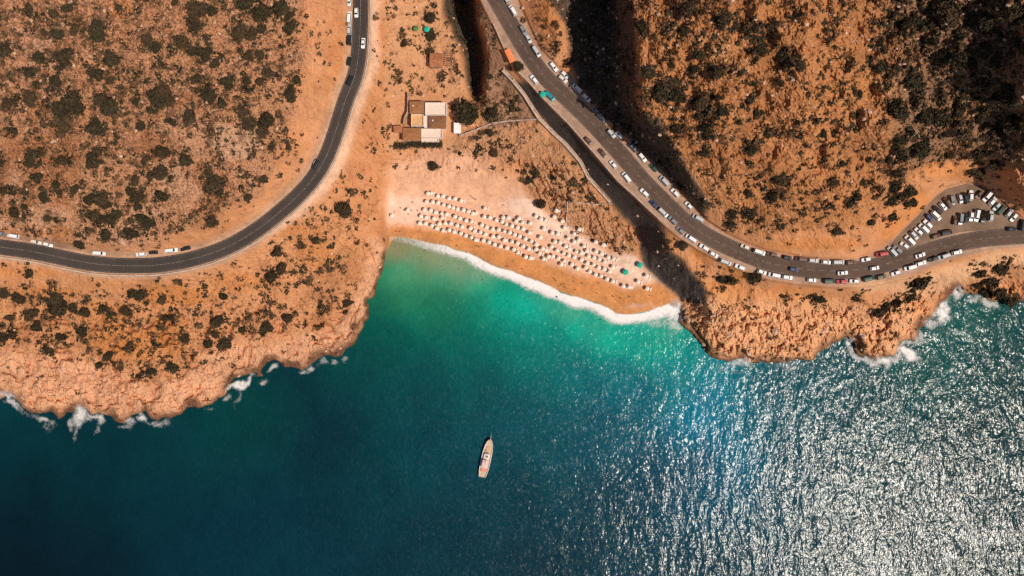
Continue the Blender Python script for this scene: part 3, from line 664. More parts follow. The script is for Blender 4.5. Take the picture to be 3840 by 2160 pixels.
M_CONC = plain('pale_concrete', (.52, .40, .32), .85, .2, .18, .6)
M_STONE = plain('dressed_stone', (.46, .32, .24), .9, .15, .25, .8)
M_STONE_D = plain('field_stone', (.40, .26, .175), .9, .1, .3, .9)
def wall_on(name, line, w, h, mat, zf=None, label=None, cat='wall', depth=.6, group=None):
    """a low wall that follows a line of photo pixels over the ground"""
    L = resample(line, 6); P2 = []
    for q in L:
        z = zf(q) if zf else zat(q[0], q[1])
        x, y, _ = un(q[0], q[1], z); P2.append((x, y, z))
    Pn = np.array(P2); t = np.gradient(Pn[:, :2], axis=0); t /= np.linalg.norm(t, axis=1)[:, None] + 1e-9; nn = np.stack([t[:, 1], -t[:, 0]], 1)
    rings = []
    for (x, y, z), m_ in zip(P2, nn):
        a = (x - m_[0] * w / 2, y - m_[1] * w / 2); c = (x + m_[0] * w / 2, y + m_[1] * w / 2)
        rings.append([(*a, z - depth), (*c, z - depth), (*c, z + h), (*a, z + h)])
    mb = MB(); mb.loft(rings)
    o = mb.obj(name, mat)
    if label: tag(o, label, cat, group)
    return o
kerb = [(q[0] + m_[0] * 37.5, q[1] + m_[1] * 37.5) for q, m_ in zip(L_W, normals(L_W)[1])]
wall_on('road_parapet', kerb, .45, .55, M_CONC, lambda q: 30.0, 'long pale concrete parapet on the seaward edge of the western road', 'parapet', .5)
wall_on('road_parapet', [p for p in RLEFT if 80 < p[1] < 830], .5, .85, M_STONE, lambda q: 29.0, 'straight stone parapet above the dark wall of the eastern road', 'parapet', .5)
STAIR = [(1885, 262), (1920, 298), (1968, 358), (2024, 447), (2080, 503), (2121, 540), (2177, 607), (2207, 667), (2255, 719), (2289, 758)]
# stairway from the road to the beach: steps with a pale wall on the drop side
t = tag(link('stairway', None), 'long pale stone stairway running down beside the high dark wall', 'stairway')
Ls = resample(STAIR, 3.4); ls = len(Ls)
zs = np.interp(np.arange(ls), [0, ls - 1], [26.3, 11.2]); zs = np.maximum(zs, [max(zat(q[0], q[1]) + .15, 0) for q in Ls])
for _ in range(6): zs[1:-1] = np.maximum(zs[1:-1], (zs[:-2] + zs[2:]) / 2)
Pw = np.array([un(q[0], q[1], z) for q, z in zip(Ls, zs)]); tt = np.gradient(Pw[:, :2], axis=0); tt /= np.linalg.norm(tt, axis=1)[:, None]
mb = MB(); mw = MB()
for i in range(ls - 1):
    d = tt[i]; m_ = np.array([d[1], -d[0]]); a = Pw[i][:2]; c = a + d * .42
    mb.prism([tuple(a - m_ * .5), tuple(c - m_ * .5), tuple(c + m_ * .5), tuple(a + m_ * .5)], zs[i] - 2.5, zs[i])
for sgn in (1, -1):
    rings = [[(*(Pw[i][:2] + sgn * np.array([tt[i][1], -tt[i][0]]) * o_), zs[i] + h_) for o_, h_ in ((.5, -2.5), (.75, -2.5), (.75, .55), (.5, .55))] for i in range(ls)]
    mw = MB(); mw.loft(rings); mw.obj('side_wall', M_CONC, t)
mb.obj('steps', M_STONE, t)
wall_on('garden_wall', [(1722, 512), (1752, 500), (1790, 486), (1846, 464), (1900, 456), (1960, 452), (2012, 449)], .6, 1.1, M_STONE, None, 'long low stone wall from the white hut to the stairway', 'wall', 1.2)
wall_on('garden_wall', [(2294, 764), (2230, 768), (2180, 762), (2132, 756)], .5, .9, M_STONE, None, 'short stone wall at the foot of the stairway', 'wall', 1.0)
wall_on('garden_wall', [(2128, 752), (2126, 800), (2122, 838)], .45, .7, M_STONE, None, 'rough stone wall going down the rocks to the pebble beach', 'wall', 1.0)
wall_on('garden_wall', [(1533, 352), (1534, 400), (1532, 425), (1522, 445), (1517, 470)], .7, 2.9, M_STONE_D, None, 'tall stone wall west of the beach house', 'wall', 1.0)

# ------------------------------------------------------------------ beach house
def rect(u0, v0, u1, v1, z): return [un(u0, v0, z)[:2], un(u1, v0, z)[:2], un(u1, v1, z)[:2], un(u0, v1, z)[:2]]
M_WHITE = plain('white_render', (.76, .62, .54), .8, .2, .08, .7)
M_PALE = plain('pale_terrace_tiles', (.74, .56, .46), .7, .25, .10, 1.2)
M_OCHRE = plain('ochre_terrace', (.62, .34, .15), .8, .2, .12, 1.0)
M_GLASS = plain('dark_glass', (.03, .035, .04), .12, .5, .1)
M_WOOD = plain('weathered_wood', (.24, .13, .07), .8, .2, .3, 4)
def tile_mat(name, c):
    mt, nt, b = new_mat(name, .85, .2); n = N(nt); p = n.pos()
    w = n.node('ShaderNodeTexWave'); n.put(w.inputs['Vector'], p); w.inputs['Scale'].default_value = 1.6; w.inputs['Distortion'].default_value = .6
    x = n.noise(p, .9, 4, .6)
    n.put(b.inputs['Base Color'], n.mix(n.math('MULTIPLY', w.outputs['Fac'], .35), n.mix(n.ramp(x, .3, .7), tuple(q * .75 for q in c), tuple(q * 1.2 for q in c)), tuple(q * .6 for q in c)))
    n.put(b.inputs['Normal'], n.bump(w.outputs['Fac'], .6, .06)); return mt
M_TILE = tile_mat('brown_roof_tiles', (.36, .155, .065)); M_TILE2 = tile_mat('dark_roof_tiles', (.26, .115, .055)); M_TILE3 = tile_mat('red_roof_tiles', (.42, .16, .075))
bx, by, bz = un(1600, 455, 13); house = tag(link('beach_house', None, loc=(bx, by, 13)), 'stepped beach house with brown tiled roofs and white terraces above the sand', 'house')
def hpart(name, mb, mat, parent=house, **k):
    mb.v = [(x - bx, y - by, z - 13) for x, y, z in mb.v]
    o = mb.obj(name, mat, parent, **k); return o
def hip(mb, u0, v0, u1, v1, z, rise, over=3):
    r = rect(u0 - over, v0 - over, u1 + over, v1 + over, z); (xa, ya), (xb, _), (_, yc), _ = r[0], r[1], r[2], r[3]
    w, d = xb - xa, ya - yc; e = min(w, d) * .5
    if w >= d: R = [(xa + e, (ya + yc) / 2), (xb - e + .01, (ya + yc) / 2)]
    else: R = [((xa + xb) / 2, ya - e), ((xa + xb) / 2, yc + e - .01)]
    c = [(xa, yc), (xb, yc), (xb, ya), (xa, ya)]
    vs = [(x, y, z) for x, y in c] + [(x, y, z + rise) for x, y in R] + [(x, y, z - .18) for x, y in c]
    fs = [(0, 1, 5, 4), (1, 2, 5), (2, 3, 4, 5), (3, 0, 4)] if w >= d else [(0, 1, 5), (1, 2, 4, 5), (2, 3, 4), (3, 0, 5, 4)]
    mb.add(vs, fs + [(0, 6, 7, 1), (1, 7, 8, 2), (2, 8, 9, 3), (3, 9, 6, 0), (9, 8, 7, 6)])
WALLS = []
for (u0, v0, u1, v1, z1, kind) in [(1538, 382, 1591, 423, 17.4, 'r1'), (1594, 384, 1674, 432, 17.9, 'terr'), (1542, 428, 1588, 473, 16.4, 'ochre'), (1590, 434, 1609, 479, 16.3, 'pass'), (1612, 437, 1671, 480, 18.2, 'r2'),
                                   (1580, 482, 1658, 518, 15.9, 'low'), (1580, 519, 1645, 531, 15.7, 'low2'), (1512, 482, 1577, 525, 16.2, 'r3'), (1478, 474, 1509, 496, 15.6, 'r4')]:
    mb = MB(); mb.prism(rect(u0, v0, u1, v1, z1), 12.0, z1); w = hpart('wall', mb, M_WHITE)
    mb = MB()
    if kind in ('r1', 'r2', 'r3', 'r4'):
        hip(mb, u0, v0, u1, v1, z1 + .18, .55 if kind != 'r4' else .3, 2.5); hpart('roof', mb, {'r1': M_TILE, 'r2': M_TILE2, 'r3': M_TILE, 'r4': M_TILE3}[kind])
        if kind in ('r1', 'r2'):
            mb = MB(); mb.prism(rect(u0 + 8, v0 + 12, u0 + 13, v0 + 17, z1 + 1.1), z1 + .1, z1 + 1.1); hpart('chimney', mb, M_WHITE)
    else:
        mb.prism(rect(u0 + 2, v0 + 2, u1 - 2, v1 - 2, z1 + .03), z1 - .1, z1 + .03); hpart('terrace_floor', mb, M_OCHRE if kind == 'ochre' else M_PALE)
        if kind != 'pass':
            mb = MB()
            for r in (rect(u0, v0, u1, v0 + 1.8, z1 + .8), rect(u0, v1 - 1.8, u1, v1, z1 + .8)): mb.prism(r, z1 - .2, z1 + .8)
            for r in (rect(u0, v0 + 1.9, u0 + 1.8, v1 - 1.9, z1 + .8), rect(u1 - 1.8, v0 + 1.9, u1, v1 - 1.9, z1 + .8)): mb.prism(r, z1 - .2, z1 + .8)
            hpart('parapet', mb, M_WHITE)
    xa, y_s, _ = un(u0, v1, z1); xb = un(u1, v1, z1)[0]
    nw = max(1, int((xb - xa) / 2.6))
    for i in range(nw):
        xc = xa + (xb - xa) * (i + .5) / nw; mb = MB()
        if i == nw // 2 and kind in ('low2', 'r3'): mb.box(xc - .5, xc + .5, y_s - .06, y_s + .02, z1 - 3.0, z1 - .8); hpart('door', mb, M_WOOD)
        else: mb.box(xc - .5, xc + .5, y_s - .05, y_s + .02, z1 - 2.0, z1 - .8); hpart('window', mb, M_GLASS)
def small_house(name, u0, v0, u1, v1, h, wallm, roofm, label, cat, flat=False):
    uc, vc = (u0 + u1) / 2, (v0 + v1) / 2; zb = zat(uc, vc); x, y, _ = un(uc, vc, zb + h)
    e = tag(link(name, None, loc=(x, y, zb)), label, cat); k_ = mpp(zb + h); w, d = (u1 - u0) * k_ / 2, (v1 - v0) * k_ / 2
    mb = MB(); mb.box(-w, w, -d, d, -1.2, h); mb.obj('wall', wallm, e)
    mb = MB()
    if flat: mb.box(-w - .15, w + .15, -d - .15, d + .15, h, h + .16); mb.obj('roof', roofm, e, bevel=.03)
    else:
        mb.add([(-w - .3, -d - .3, h - .05), (w + .3, -d - .3, h - .05), (w + .3, d + .3, h - .05), (-w - .3, d + .3, h - .05), (-w - .3, 0, h + .7), (w + .3, 0, h + .7)], [(0, 1, 5, 4), (2, 3, 4, 5), (0, 4, 3), (1, 2, 5), (3, 2, 1, 0)]); mb.obj('roof', roofm, e)
    mb = MB(); mb.box(-.45, .45, -d - .05, -d + .02, 0, 2.0); mb.obj('door', M_WOOD, e)
    mb = MB(); mb.box(w - .02, w + .05, -.5, .5, 1.0, 1.9); mb.obj('window', M_GLASS, e)
    return e
small_house('hut', 1703, 461, 1727, 499, 2.6, M_WHITE, plain('white_roof_sheet', (.85, .76, .74), .5, .3, .05), 'small white flat-roofed hut east of the beach house', 'hut', True)
small_house('shed', 1614, 202, 1658, 248, 2.7, M_STONE_D, M_TILE3, 'small stone shed with a red tiled roof among the garden terraces', 'shed')
# pergola of slats
uc, vc = 1692, 228; zb = zat(uc, vc); x, y, _ = un(uc, vc, zb)
pg = tag(link('pergola', None, loc=(x, y, zb)), 'wooden slatted pergola on the terrace beside the gorge', 'pergola')
for px in (-1.7, 1.7):
    for py in (-2.8, 0, 2.8): mb = MB(); mb.box(px - .08, px + .08, py - .08, py + .08, -.6, 2.5); mb.obj('post', M_WOOD, pg)
    mb = MB(); mb.box(px - .09, px + .09, -3.2, 3.2, 2.5, 2.68); mb.obj('beam', M_WOOD, pg)
mb = MB()
for i in range(8): yy = -3.0 + i * 6 / 7; mb.box(-2.1, 2.1, yy - .14, yy + .14, 2.68, 2.78)
mb.obj('slats', plain('red_brown_wood', (.33, .15, .08), .8, .2, .25, 3), pg)
# kiosk with an orange awning by the road
z0 = 29.0; x, y, _ = un(1912, 208, z0 + 2.7); ang = math.atan2(-.9, .42)
ks = tag(link('kiosk', None, loc=(x, y, z0), rot=(0, 0, ang)), 'roadside kiosk under a bright orange awning', 'kiosk')
mb = MB(); mb.add([(-3, -1.25, 2.45), (3, -1.25, 2.45), (3, 0, 2.85), (-3, 0, 2.85), (3, 1.25, 2.45), (-3, 1.25, 2.45), (-3, -1.3, 2.2), (3, -1.3, 2.2), (3, 1.3, 2.2), (-3, 1.3, 2.2)], [(0, 1, 2, 3), (3, 2, 4, 5), (6, 7, 1, 0), (5, 4, 8, 9), (1, 7, 8, 4, 2), (3, 5, 9, 6, 0)])
mb.obj('awning', plain('orange_canvas', (.80, .235, .09), .8, .2, .12, .8), ks)
for px in (-2.8, 2.8):
    for py in (-1.1, 1.1): mb = MB(); mb.tube((px, py, 0), (px, py, 2.5), .05); mb.obj('post', M_CONC, ks)
mb = MB(); mb.box(-2.4, 2.4, -.9, -.3, 0, 1.0); mb.obj('counter', M_WOOD, ks)

# ------------------------------------------------------------------ wooden excursion boat
M_HULL = plain('varnished_hull', (.36, .21, .12), .4, .4, .2, 1.5); M_DECK = plain('teak_deck', (.56, .40, .28), .7, .2, .15, 2.5); M_BWHITE = plain('boat_white', (.74, .66, .60), .5, .3, .06)
bow, stern = un(1839.5, 1645, 1), un(1808, 1789, 1); L = math.hypot(bow[0] - stern[0], bow[1] - stern[1])
boat = tag(link('tour_boat', None, loc=((bow[0] + stern[0]) / 2, (bow[1] + stern[1]) / 2, 0), rot=(0, 0, math.atan2(bow[1] - stern[1], bow[0] - stern[0]))), 'wooden tour boat with a long bowsprit on open dark water', 'boat')
hl = L / 2
def hw_at(s): return np.interp(s, [-1, -.92, -.6, -.1, .35, .7, .88, .97, 1.0], [1.25, 1.7, 2.15, 2.3, 2.2, 1.75, 1.15, .45, .08])
SS = np.linspace(-1, 1, 25); sheer = lambda s: 1.35 + .75 * max(0, s) ** 2 + .35 * max(0, -s) ** 2
mb = MB(); mb.loft([[(s * hl, w * hw_at(s), z) for w, z in ((0, -.9), (.55, -.6), (.92, .1), (1, sheer(s)), (.93, sheer(s)), (.9, sheer(s) - .4), (-.9, sheer(s) - .4), (-.93, sheer(s)), (-1, sheer(s)), (-.92, .1), (-.55, -.6))] for s in SS]); mb.obj('hull', M_HULL, boat, True)
mb = MB(); mb.loft([[(s * hl, w * hw_at(s), sheer(s) + dz) for w, dz in ((1.03, -.1), (1.03, .08), (.9, .08), (.9, -.1))] for s in SS]); mb.obj('gunwale', M_BWHITE, boat)
mb = MB(); mb.loft([[(s * hl, -w * hw_at(s), sheer(s) + dz) for w, dz in ((1.03, -.1), (1.03, .08), (.9, .08), (.9, -.1))] for s in SS]); mb.obj('gunwale', M_BWHITE, boat)
mb = MB(); rr = [(s * hl * .985, hw_at(s) * .895) for s in SS]; mb.v = [(x, w, sheer(x / hl) - .3) for x, w in rr] + [(x, -w, sheer(x / hl) - .3) for x, w in rr]; n_ = len(rr); mb.f = [(i, i + 1, n_ + i + 1, n_ + i) for i in range(n_ - 1)]; mb.obj('deck', M_DECK, boat)
mb = MB(); mb.prism([(-.4, -1.3), (1.8, -1.35), (2.2, -.9), (2.2, .9), (1.8, 1.35), (-.4, 1.3)], 1.0, 2.35); cb = mb.obj('cabin', M_BWHITE, boat, bevel=.06)
mb = MB(); mb.box(.5, 1.25, -.55, .35, 2.34, 2.44); mb.obj('hatch', M_GLASS, cb)
mb = MB(); mb.box(-.43, -.36, -.9, .9, 1.5, 2.1); mb.obj('window', M_GLASS, cb)
mb = MB(); mb.loft([[(x, -1.5 + .06 * abs(i - 3), 3.0), (x, 0, 3.15), (x, 1.5 - .06 * abs(i - 3), 3.0), (x, 1.45, 2.92), (x, -1.45, 2.92)] for i, x in enumerate(np.linspace(-4.6, -.7, 7))]); aw = mb.obj('awning', plain('faded_pink_canvas', (.68, .47, .44), .8, .2, .08), boat)
for px in (-4.4, -.9):
    for py in (-1.35, 1.35): mb = MB(); mb.tube((px, py, 1.1), (px, py, 2.95), .04); mb.obj('post', M_BWHITE, aw)
mb = MB(); mb.prism([(-6.6, -1.2), (-4.9, -1.4), (-4.9, 1.4), (-6.6, 1.2)], 1.25, 1.65); mb.obj('stern_cushion', plain('red_cushions', (.68, .25, .19), .8, .2, .15, 2), boat, bevel=.08)
mb = MB(); mb.prism([(3.2, -1.1), (5.4, -.8), (5.4, .8), (3.2, 1.1)], 1.2, 1.55); mb.obj('sun_pad', plain('buff_cushion', (.60, .38, .24), .8, .2, .1), boat, bevel=.08)
mb = MB(); mb.tube((hl * .9, 0, 2.0), (hl + 2.6, 0, 2.9), .17, .07); mb.obj('bowsprit', M_DECK, boat, True)
mb = MB(); mb.tube((2.7, 0, 1), (2.7, 0, 11.5), .13, .06); mb.obj('mast', M_DECK, boat, True)
mb = MB(); mb.tube((2.6, 0, 3.3), (-2.2, 0, 3.6), .08); mb.obj('boom', M_DECK, boat, True)
mb = MB()
for a, b_ in (((2.7, 0, 11.3), (hl + 2.5, 0, 2.9)), ((2.7, 0, 11.3), (1.9, 2.2, 1.5)), ((2.7, 0, 11.3), (1.9, -2.2, 1.5))): mb.tube(a, b_, .015, n=4)
mb.obj('rigging', M_HULL, boat)
mb = MB(); mb.loft([[(x - 8.1, w * s_, z) for w, z in ((1, .45), (.6, .1), (-.6, .1), (-1, .45), (-.75, .4), (0, .25), (.75, .4))] for x, s_ in ((-1.2, .55), (-.4, .72), (.5, .66), (1.2, .12))])
dg = mb.obj('dinghy', plain('grey_rubber', (.42, .40, .42), .6, .3, .08)); dg.location = boat.location; dg.rotation_euler = boat.rotation_euler
tag(dg, 'little grey dinghy trailing at the stern of the tour boat', 'dinghy')

# ------------------------------------------------------------------ cars
CARCOL = {'w': ('white', (.80, .78, .76)), 's': ('silver', (.50, .50, .50)), 'g': ('grey', (.22, .22, .23)), 'k': ('black', (.018, .018, .02)), 'r': ('red', (.45, .045, .04)), 'b': ('dark blue', (.03, .05, .13)),
          'e': ('brown', (.13, .06, .035)), 'o': ('olive', (.11, .105, .045)), 'd': ('dark green', (.03, .075, .05)), 'c': ('cream', (.72, .62, .52)), 't': ('teal', (.01, .26, .31))}
CARMAT = {}
for k_, (nm, c) in CARCOL.items():
    mt = plain(nm.replace(' ', '_') + '_paint', c, .34, .5, .05, 1.2); mt.node_tree.nodes['Principled BSDF'].inputs['Coat Weight'].default_value = .35; CARMAT[k_] = mt
M_TYRE = plain('tyre_rubber', (.022, .021, .02), .9, .2, .1); M_LAMP = plain('lamp_glass', (.75, .72, .68), .2, .5, .03); M_TAIL = plain('tail_lamp', (.35, .02, .02), .3, .5, .05)
def car_proto(kind):
    Lh, W, roofz = {'sedan': (2.25, .88, 1.43), 'hatch': (2.02, .86, 1.50), 'suv': (2.25, .93, 1.70), 'van': (2.55, .98, 2.0)}[kind]
    if kind == 'sedan': secs = [(-Lh, .80, .50, .88), (-Lh + .15, .94, .32, 1.0), (-1.5, 1, .28, 1.04), (-.4, 1, .26, .98), (.75, 1, .26, .98), (1.35, .98, .28, .94), (Lh - .25, .92, .32, .80), (Lh, .74, .45, .66)]; cab = (-1.65, .98, -.95, .25)
    elif kind == 'hatch': secs = [(-Lh, .84, .45, 1.0), (-Lh + .12, .95, .32, 1.04), (-1.2, 1, .28, 1.04), (.6, 1, .26, 1.0), (1.15, .98, .28, .97), (Lh - .2, .92, .32, .82), (Lh, .76, .45, .68)]; cab = (-1.92, .95, -1.55, .2)
    elif kind == 'suv': secs = [(-Lh, .86, .50, 1.10), (-Lh + .12, .96, .38, 1.14), (-1.2, 1, .34, 1.14), (.7, 1, .34, 1.12), (1.3, .98, .34, 1.08), (Lh - .2, .94, .38, .98), (Lh, .80, .5, .82)]; cab = (-2.12, 1.0, -1.85, .35)
    else: secs = [(-Lh, .93, .45, 1.25), (-Lh + .1, .98, .36, 1.3), (-1.2, 1, .32, 1.3), (1.0, 1, .32, 1.25), (1.75, .98, .32, 1.12), (Lh - .2, .94, .36, .95), (Lh, .84, .5, .8)]; cab = (-2.48, 1.62, -2.36, 1.0)
    mb = MB()
    mb.loft([[(x, W * w * a, z0 + (z1 - z0) * b) for a, b in ((.86, 0), (1, .3), (1, .75), (.9, 1), (-.9, 1), (-1, .75), (-1, .3), (-.86, 0))] for x, w, z0, z1 in secs])
    xb, xf, rb, rf = cab; zb = secs[2][3] - .05; wb, wr = W * .88, W * .70
    B = [(xb, -wb, zb), (xf, -wb, zb), (xf, wb, zb), (xb, wb, zb)]; R = [(rb, -wr, roofz), (rf, -wr, roofz), (rf, wr, roofz), (rb, wr, roofz)]
    mid = [(rb + .1, 0, roofz + .03), (rf - .1, 0, roofz + .03)]
    mb.add(B + R + mid, [(0, 1, 5, 4), (1, 2, 6, 5), (2, 3, 7, 6), (3, 0, 4, 7), (4, 5, 9, 8), (5, 6, 9), (6, 7, 8, 9), (7, 4, 8)])
    body = mb.mesh('car_body_' + kind)
    body.materials.append(CARMAT['w'])
    bm = bmesh.new(); bm.from_mesh(body); bmesh.ops.bevel(bm, geom=bm.edges[:], offset=.035, segments=1, affect='EDGES'); bm.to_mesh(body); bm.free()
    def pane(name, a, b, c, d, out, sh=.86):
        q = [Vector(p) for p in (a, b, c, d)]; ctr = sum(q, Vector()) / 4; q = [ctr + (p - ctr) * sh + Vector(out) for p in q]; q2 = [p - Vector(out) * 2.2 for p in q]
        m_ = MB(); m_.add(q + q2, [(0, 1, 2, 3), (7, 6, 5, 4), (0, 4, 5, 1), (1, 5, 6, 2), (2, 6, 7, 3), (3, 7, 4, 0)]); return (name, m_.mesh(name, M_GLASS))
    parts = [pane('windscreen', B[1], B[2], R[2], R[1], (.025, 0, .03)), pane('rear_window', B[3], B[0], R[0], R[3], (-.025, 0, .03)), pane('side_window', B[0], B[1], R[1], R[0], (0, -.03, .015)), pane('side_window', B[2], B[3], R[3], R[2], (0, .03, .015))]
    wm = MB(); r = .32 if kind != 'suv' else .37
    wm.loft([[(r * k2 * math.cos(t), y, r * k2 * math.sin(t)) for t in np.linspace(0, 2 * math.pi, 14, endpoint=False)] for y, k2 in ((-.11, .55), (-.11, .92), (-.08, 1), (.08, 1), (.11, .92), (.11, .55))])
    wm = wm.mesh('wheel', M_TYRE)
    wh = [(sx * x, sy * (W - .09), r) for sx, x in ((1, Lh - .82), (-1, Lh - .80)) for sy in (1, -1)]
    lm = MB(); lm.box(-.05, .05, -.16, .16, -.07, .07); hl_m = lm.mesh('headlight', M_LAMP, bevel=.02); lm = MB(); lm.box(-.04, .04, -.14, .14, -.07, .07); tl_m = lm.mesh('tail_light', M_TAIL, bevel=.02)
    hz = secs[-1][2] + .22; tz = secs[0][3] - .14
    lamps = [('headlight', hl_m, (Lh - .08, s * W * .6, hz)) for s in (1, -1)] + [('tail_light', tl_m, (-Lh + .02, s * W * .62, tz)) for s in (1, -1)]
    return body, parts, wm, wh, lamps
PROTO = {k_: car_proto(k_) for k_ in ('sedan', 'hatch', 'suv', 'van')}
def place_car(name, kind, colour, loc, ang, tilt=(0, 0)):
    body, parts, wm, wh, lamps = PROTO[kind]
    e = link(name, body, None, loc, (tilt[0], tilt[1], ang)); e.material_slots[0].link = 'OBJECT'; e.material_slots[0].material = CARMAT[colour]
    for nm, me in parts: link(nm, me, e)
    for w in wh: link('wheel', wm, e, w)
    for nm, me, l in lamps: link(nm, me, e, l)
    return e
def tangent(line, u, v):
    _, idx = seg_dist((np.array([u], float), np.array([v], float)), line, want_t=True)
    i = min(int(idx[0]), len(line) - 2); a, b = line[i], line[i + 1]
    return math.atan2(-(b[1] - a[1]), b[0] - a[0])
# rows of cars: where they stand, photo positions with a colour letter; angle by the road or by the car-park edge
K8 = lambda p: crop(2880, 540, p)
K7 = lambda p: crop(1920, 540, p)
K3 = lambda p: crop(1920, 0, p)
ROWS = [
 ('on the hillside verge, top of the west road', 'W', crop(960, 0, [(941, 22, 'w'), (943, 85, 'c'), (942, 180, 'w'), (940, 300, 's'), (936, 400, 'k'), (934, 615, 'k'), (946, 810, 'k')])),
 ('driving on the upper west road', 'W', crop(960, 0, [(1009, 128, 'w'), (1078, 435, 'w')])),
 ('parked alone beside the bend of the west road', 'W', crop(960, 540, [(598, 205, 'k')])),
 ('on the hillside verge, lower west road', 'W', crop(0, 540, [(88, 908, 'g'), (205, 932, 'w'), (385, 985, 'c'), (492, 1012, 'w'), (1018, 1100, 'w'), (1432, 1110, 'w'), (1562, 1090, 'k'), (1742, 1072, 'w'), (1878, 1050, 'k')])),
 ('under the cliff along the east road', 'E', K3([(-60, -10, 's'), (8, 105, 'w'), (46, 185, 'w'), (112, 305, 'g'), (165, 390, 's'), (207, 448, 'w'), (246, 520, 's'), (420, 672, 'w'), (478, 705, 'w'), (532, 752, 'w'), (582, 800, 'w'), (655, 890, 'w'), (700, 940, 'g'), (748, 985, 'w'), (838, 1110, 'g'), (905, 1190, 'g'), (945, 1290, 'w'), (1000, 1345, 's'), (1080, 1360, 'w')])
     + K7([(1215, 30, 'g'), (1272, 105, 's'), (1312, 135, 'w'), (1363, 190, 'r'), (1425, 240, 'd'), (1474, 290, 'w'), (1530, 372, 's'), (1568, 430, 'w'), (1640, 490, 'w'), (1700, 560, 'k'), (1778, 618, 'w'), (1826, 680, 'w'), (1868, 745, 's'), (1912, 792, 'w')])),
 ('in the second file below the cliff', 'E', K3([(455, 742, 'w'), (512, 795, 'c'), (556, 835, 'w')])),
 ('on the hillside verge before the car park', 'E', K7([(2345, 1035, 'c'), (2425, 1068, 'w'), (2490, 1088, 'w'), (2560, 1100, 'w')]) + K8([(35, 1108, 'e'), (108, 1122, 'w'), (195, 1142, 'k'), (262, 1146, 'k'), (330, 1158, 'e'), (392, 1162, 'w'), (455, 1172, 's'), (520, 1182, 'w'), (585, 1190, 'w'), (648, 1195, 'w'), (708, 1190, 's'), (772, 1186, 'c'), (835, 1194, 'e'), (895, 1190, 'w'), (985, 1162, 'w'), (1045, 1146, 'w'), (1142, 1108, 'r')])),
 ('on the seaward verge above the beach', 'E', K3([(222, 800, 'w'), (272, 845, 'w'), (258, 888, 'c')]) + K7([(1018, 205, 'w'), (1055, 262, 'g'), (1150, 335, 'w'), (1215, 395, 'k'), (1330, 490, 'w'), (1368, 530, 'c'), (1380, 572, 'k'), (1425, 605, 'b'), (1520, 690, 's'), (1562, 735, 'c'), (1615, 768, 'g'), (1655, 818, 's'), (1692, 868, 'g'), (1735, 905, 'k'), (1800, 950, 'w'), (1850, 982, 'w'), (1932, 1042, 'w'), (1970, 1075, 'c'), (2030, 1112, 'w'), (2088, 1158, 'w'), (2150, 1190, 's'), (2230, 1212, 'w'), (2292, 1240, 'w'), (2375, 1255, 'k'), (2515, 1288, 'w')])),
 ('on the seaward verge below the car park', 'E', K8([(62, 1320, 'w'), (118, 1332, 'c'), (195, 1342, 'w'), (252, 1348, 's'), (440, 1370, 'w'), (618, 1380, 'd'), (738, 1385, 'r'), (868, 1380, 'w'), (950, 1366, 'b'), (1015, 1356, 'd'), (1082, 1346, 'k'), (1140, 1338, 'o'), (1285, 1298, 'w'), (1370, 1252, 'k'), (1428, 1244, 'w'), (1540, 1200, 'w'), (1602, 1178, 'k'), (1660, 1158, 'k'), (1705, 1145, 'd'), (1768, 1130, 's'), (1832, 1108, 'b'), (1900, 1090, 'w')])),
 ('driving along the east road', 'E', K7([(770, -30, 'e'), (915, 95, 'e')]) + K8([(258, 1262, 'b'), (752, 1298, 'w'), (1072, 1250, 'w'), (1532, 1120, 'w'), (2450, 855, 'k')])),
 ('in the car park row beside the cliff', 'R', K8([(1248, 1082, 's'), (1300, 1062, 'g'), (1372, 1020, 'w'), (1425, 970, 'w'), (1470, 920, 's'), (1515, 880, 'w'), (1565, 850, 'w'), (1605, 805, 'w'), (1625, 742, 'b'), (1690, 722, 'w'), (1706, 665, 'k'), (1762, 628, 'w'), (1806, 592, 'e'), (1852, 570, 'g'), (1892, 572, 'w'), (1936, 552, 's'), (1985, 545, 'k'), (2040, 515, 'w'), (2082, 500, 'g'), (2122, 510, 'e'), (2152, 515, 'w'), (2205, 528, 'w'), (2262, 575, 'w'), (2300, 632, 's'), (2342, 660, 'd'), (2392, 660, 'w'), (2428, 690, 's'), (2472, 740, 'w'), (2560, 815, 'k')])),
 ('in the short outer row, car park', 'R', K8([(1455, 1010, 'w'), (1512, 975, 'c'), (1572, 935, 's'), (1880, 612, 'w'), (1935, 590, 's')])),
 ('in the upright row, car park end', 'V', K8([(2242, 725, 's'), (2298, 728, 'w'), (2345, 735, 'e'), (2380, 768, 'c'), (2425, 775, 'k'), (2460, 800, 's')])),
 ('in the middle row of the car park', 'V', K8([(1880, 768, 'e'), (1935, 758, 'g'), (1990, 746, 'k'), (2045, 730, 'w'), (2100, 722, 'w'), (2166, 745, 'k')])),
 ('in the front row, car park roadside', 'E', K8([(1690, 926, 'e'), (1793, 892, 'k'), (1896, 858, 'e'), (1999, 832, 'c'), (2102, 812, 'w')])),
 ('on the gravel opposite the stairway', 'E', [(2062, 361, 't')]),
]
allc = []
kinds = ['hatch', 'sedan', 'suv', 'hatch', 'sedan', 'van', 'hatch', 'suv']
ci = 0; placed = []
LOTEDGE = LOT[:13]
def far_enough(u, v, ang, lim=3.9):
    for (a, b, th) in placed:
        dx, dy = (u - a) * .117, (b - v) * .117
        for t_ in (th, ang):
            lx = abs(dx * math.cos(t_) + dy * math.sin(t_)); ly = abs(-dx * math.sin(t_) + dy * math.cos(t_))
            if lx < lim and ly < 1.95: return False
    return True
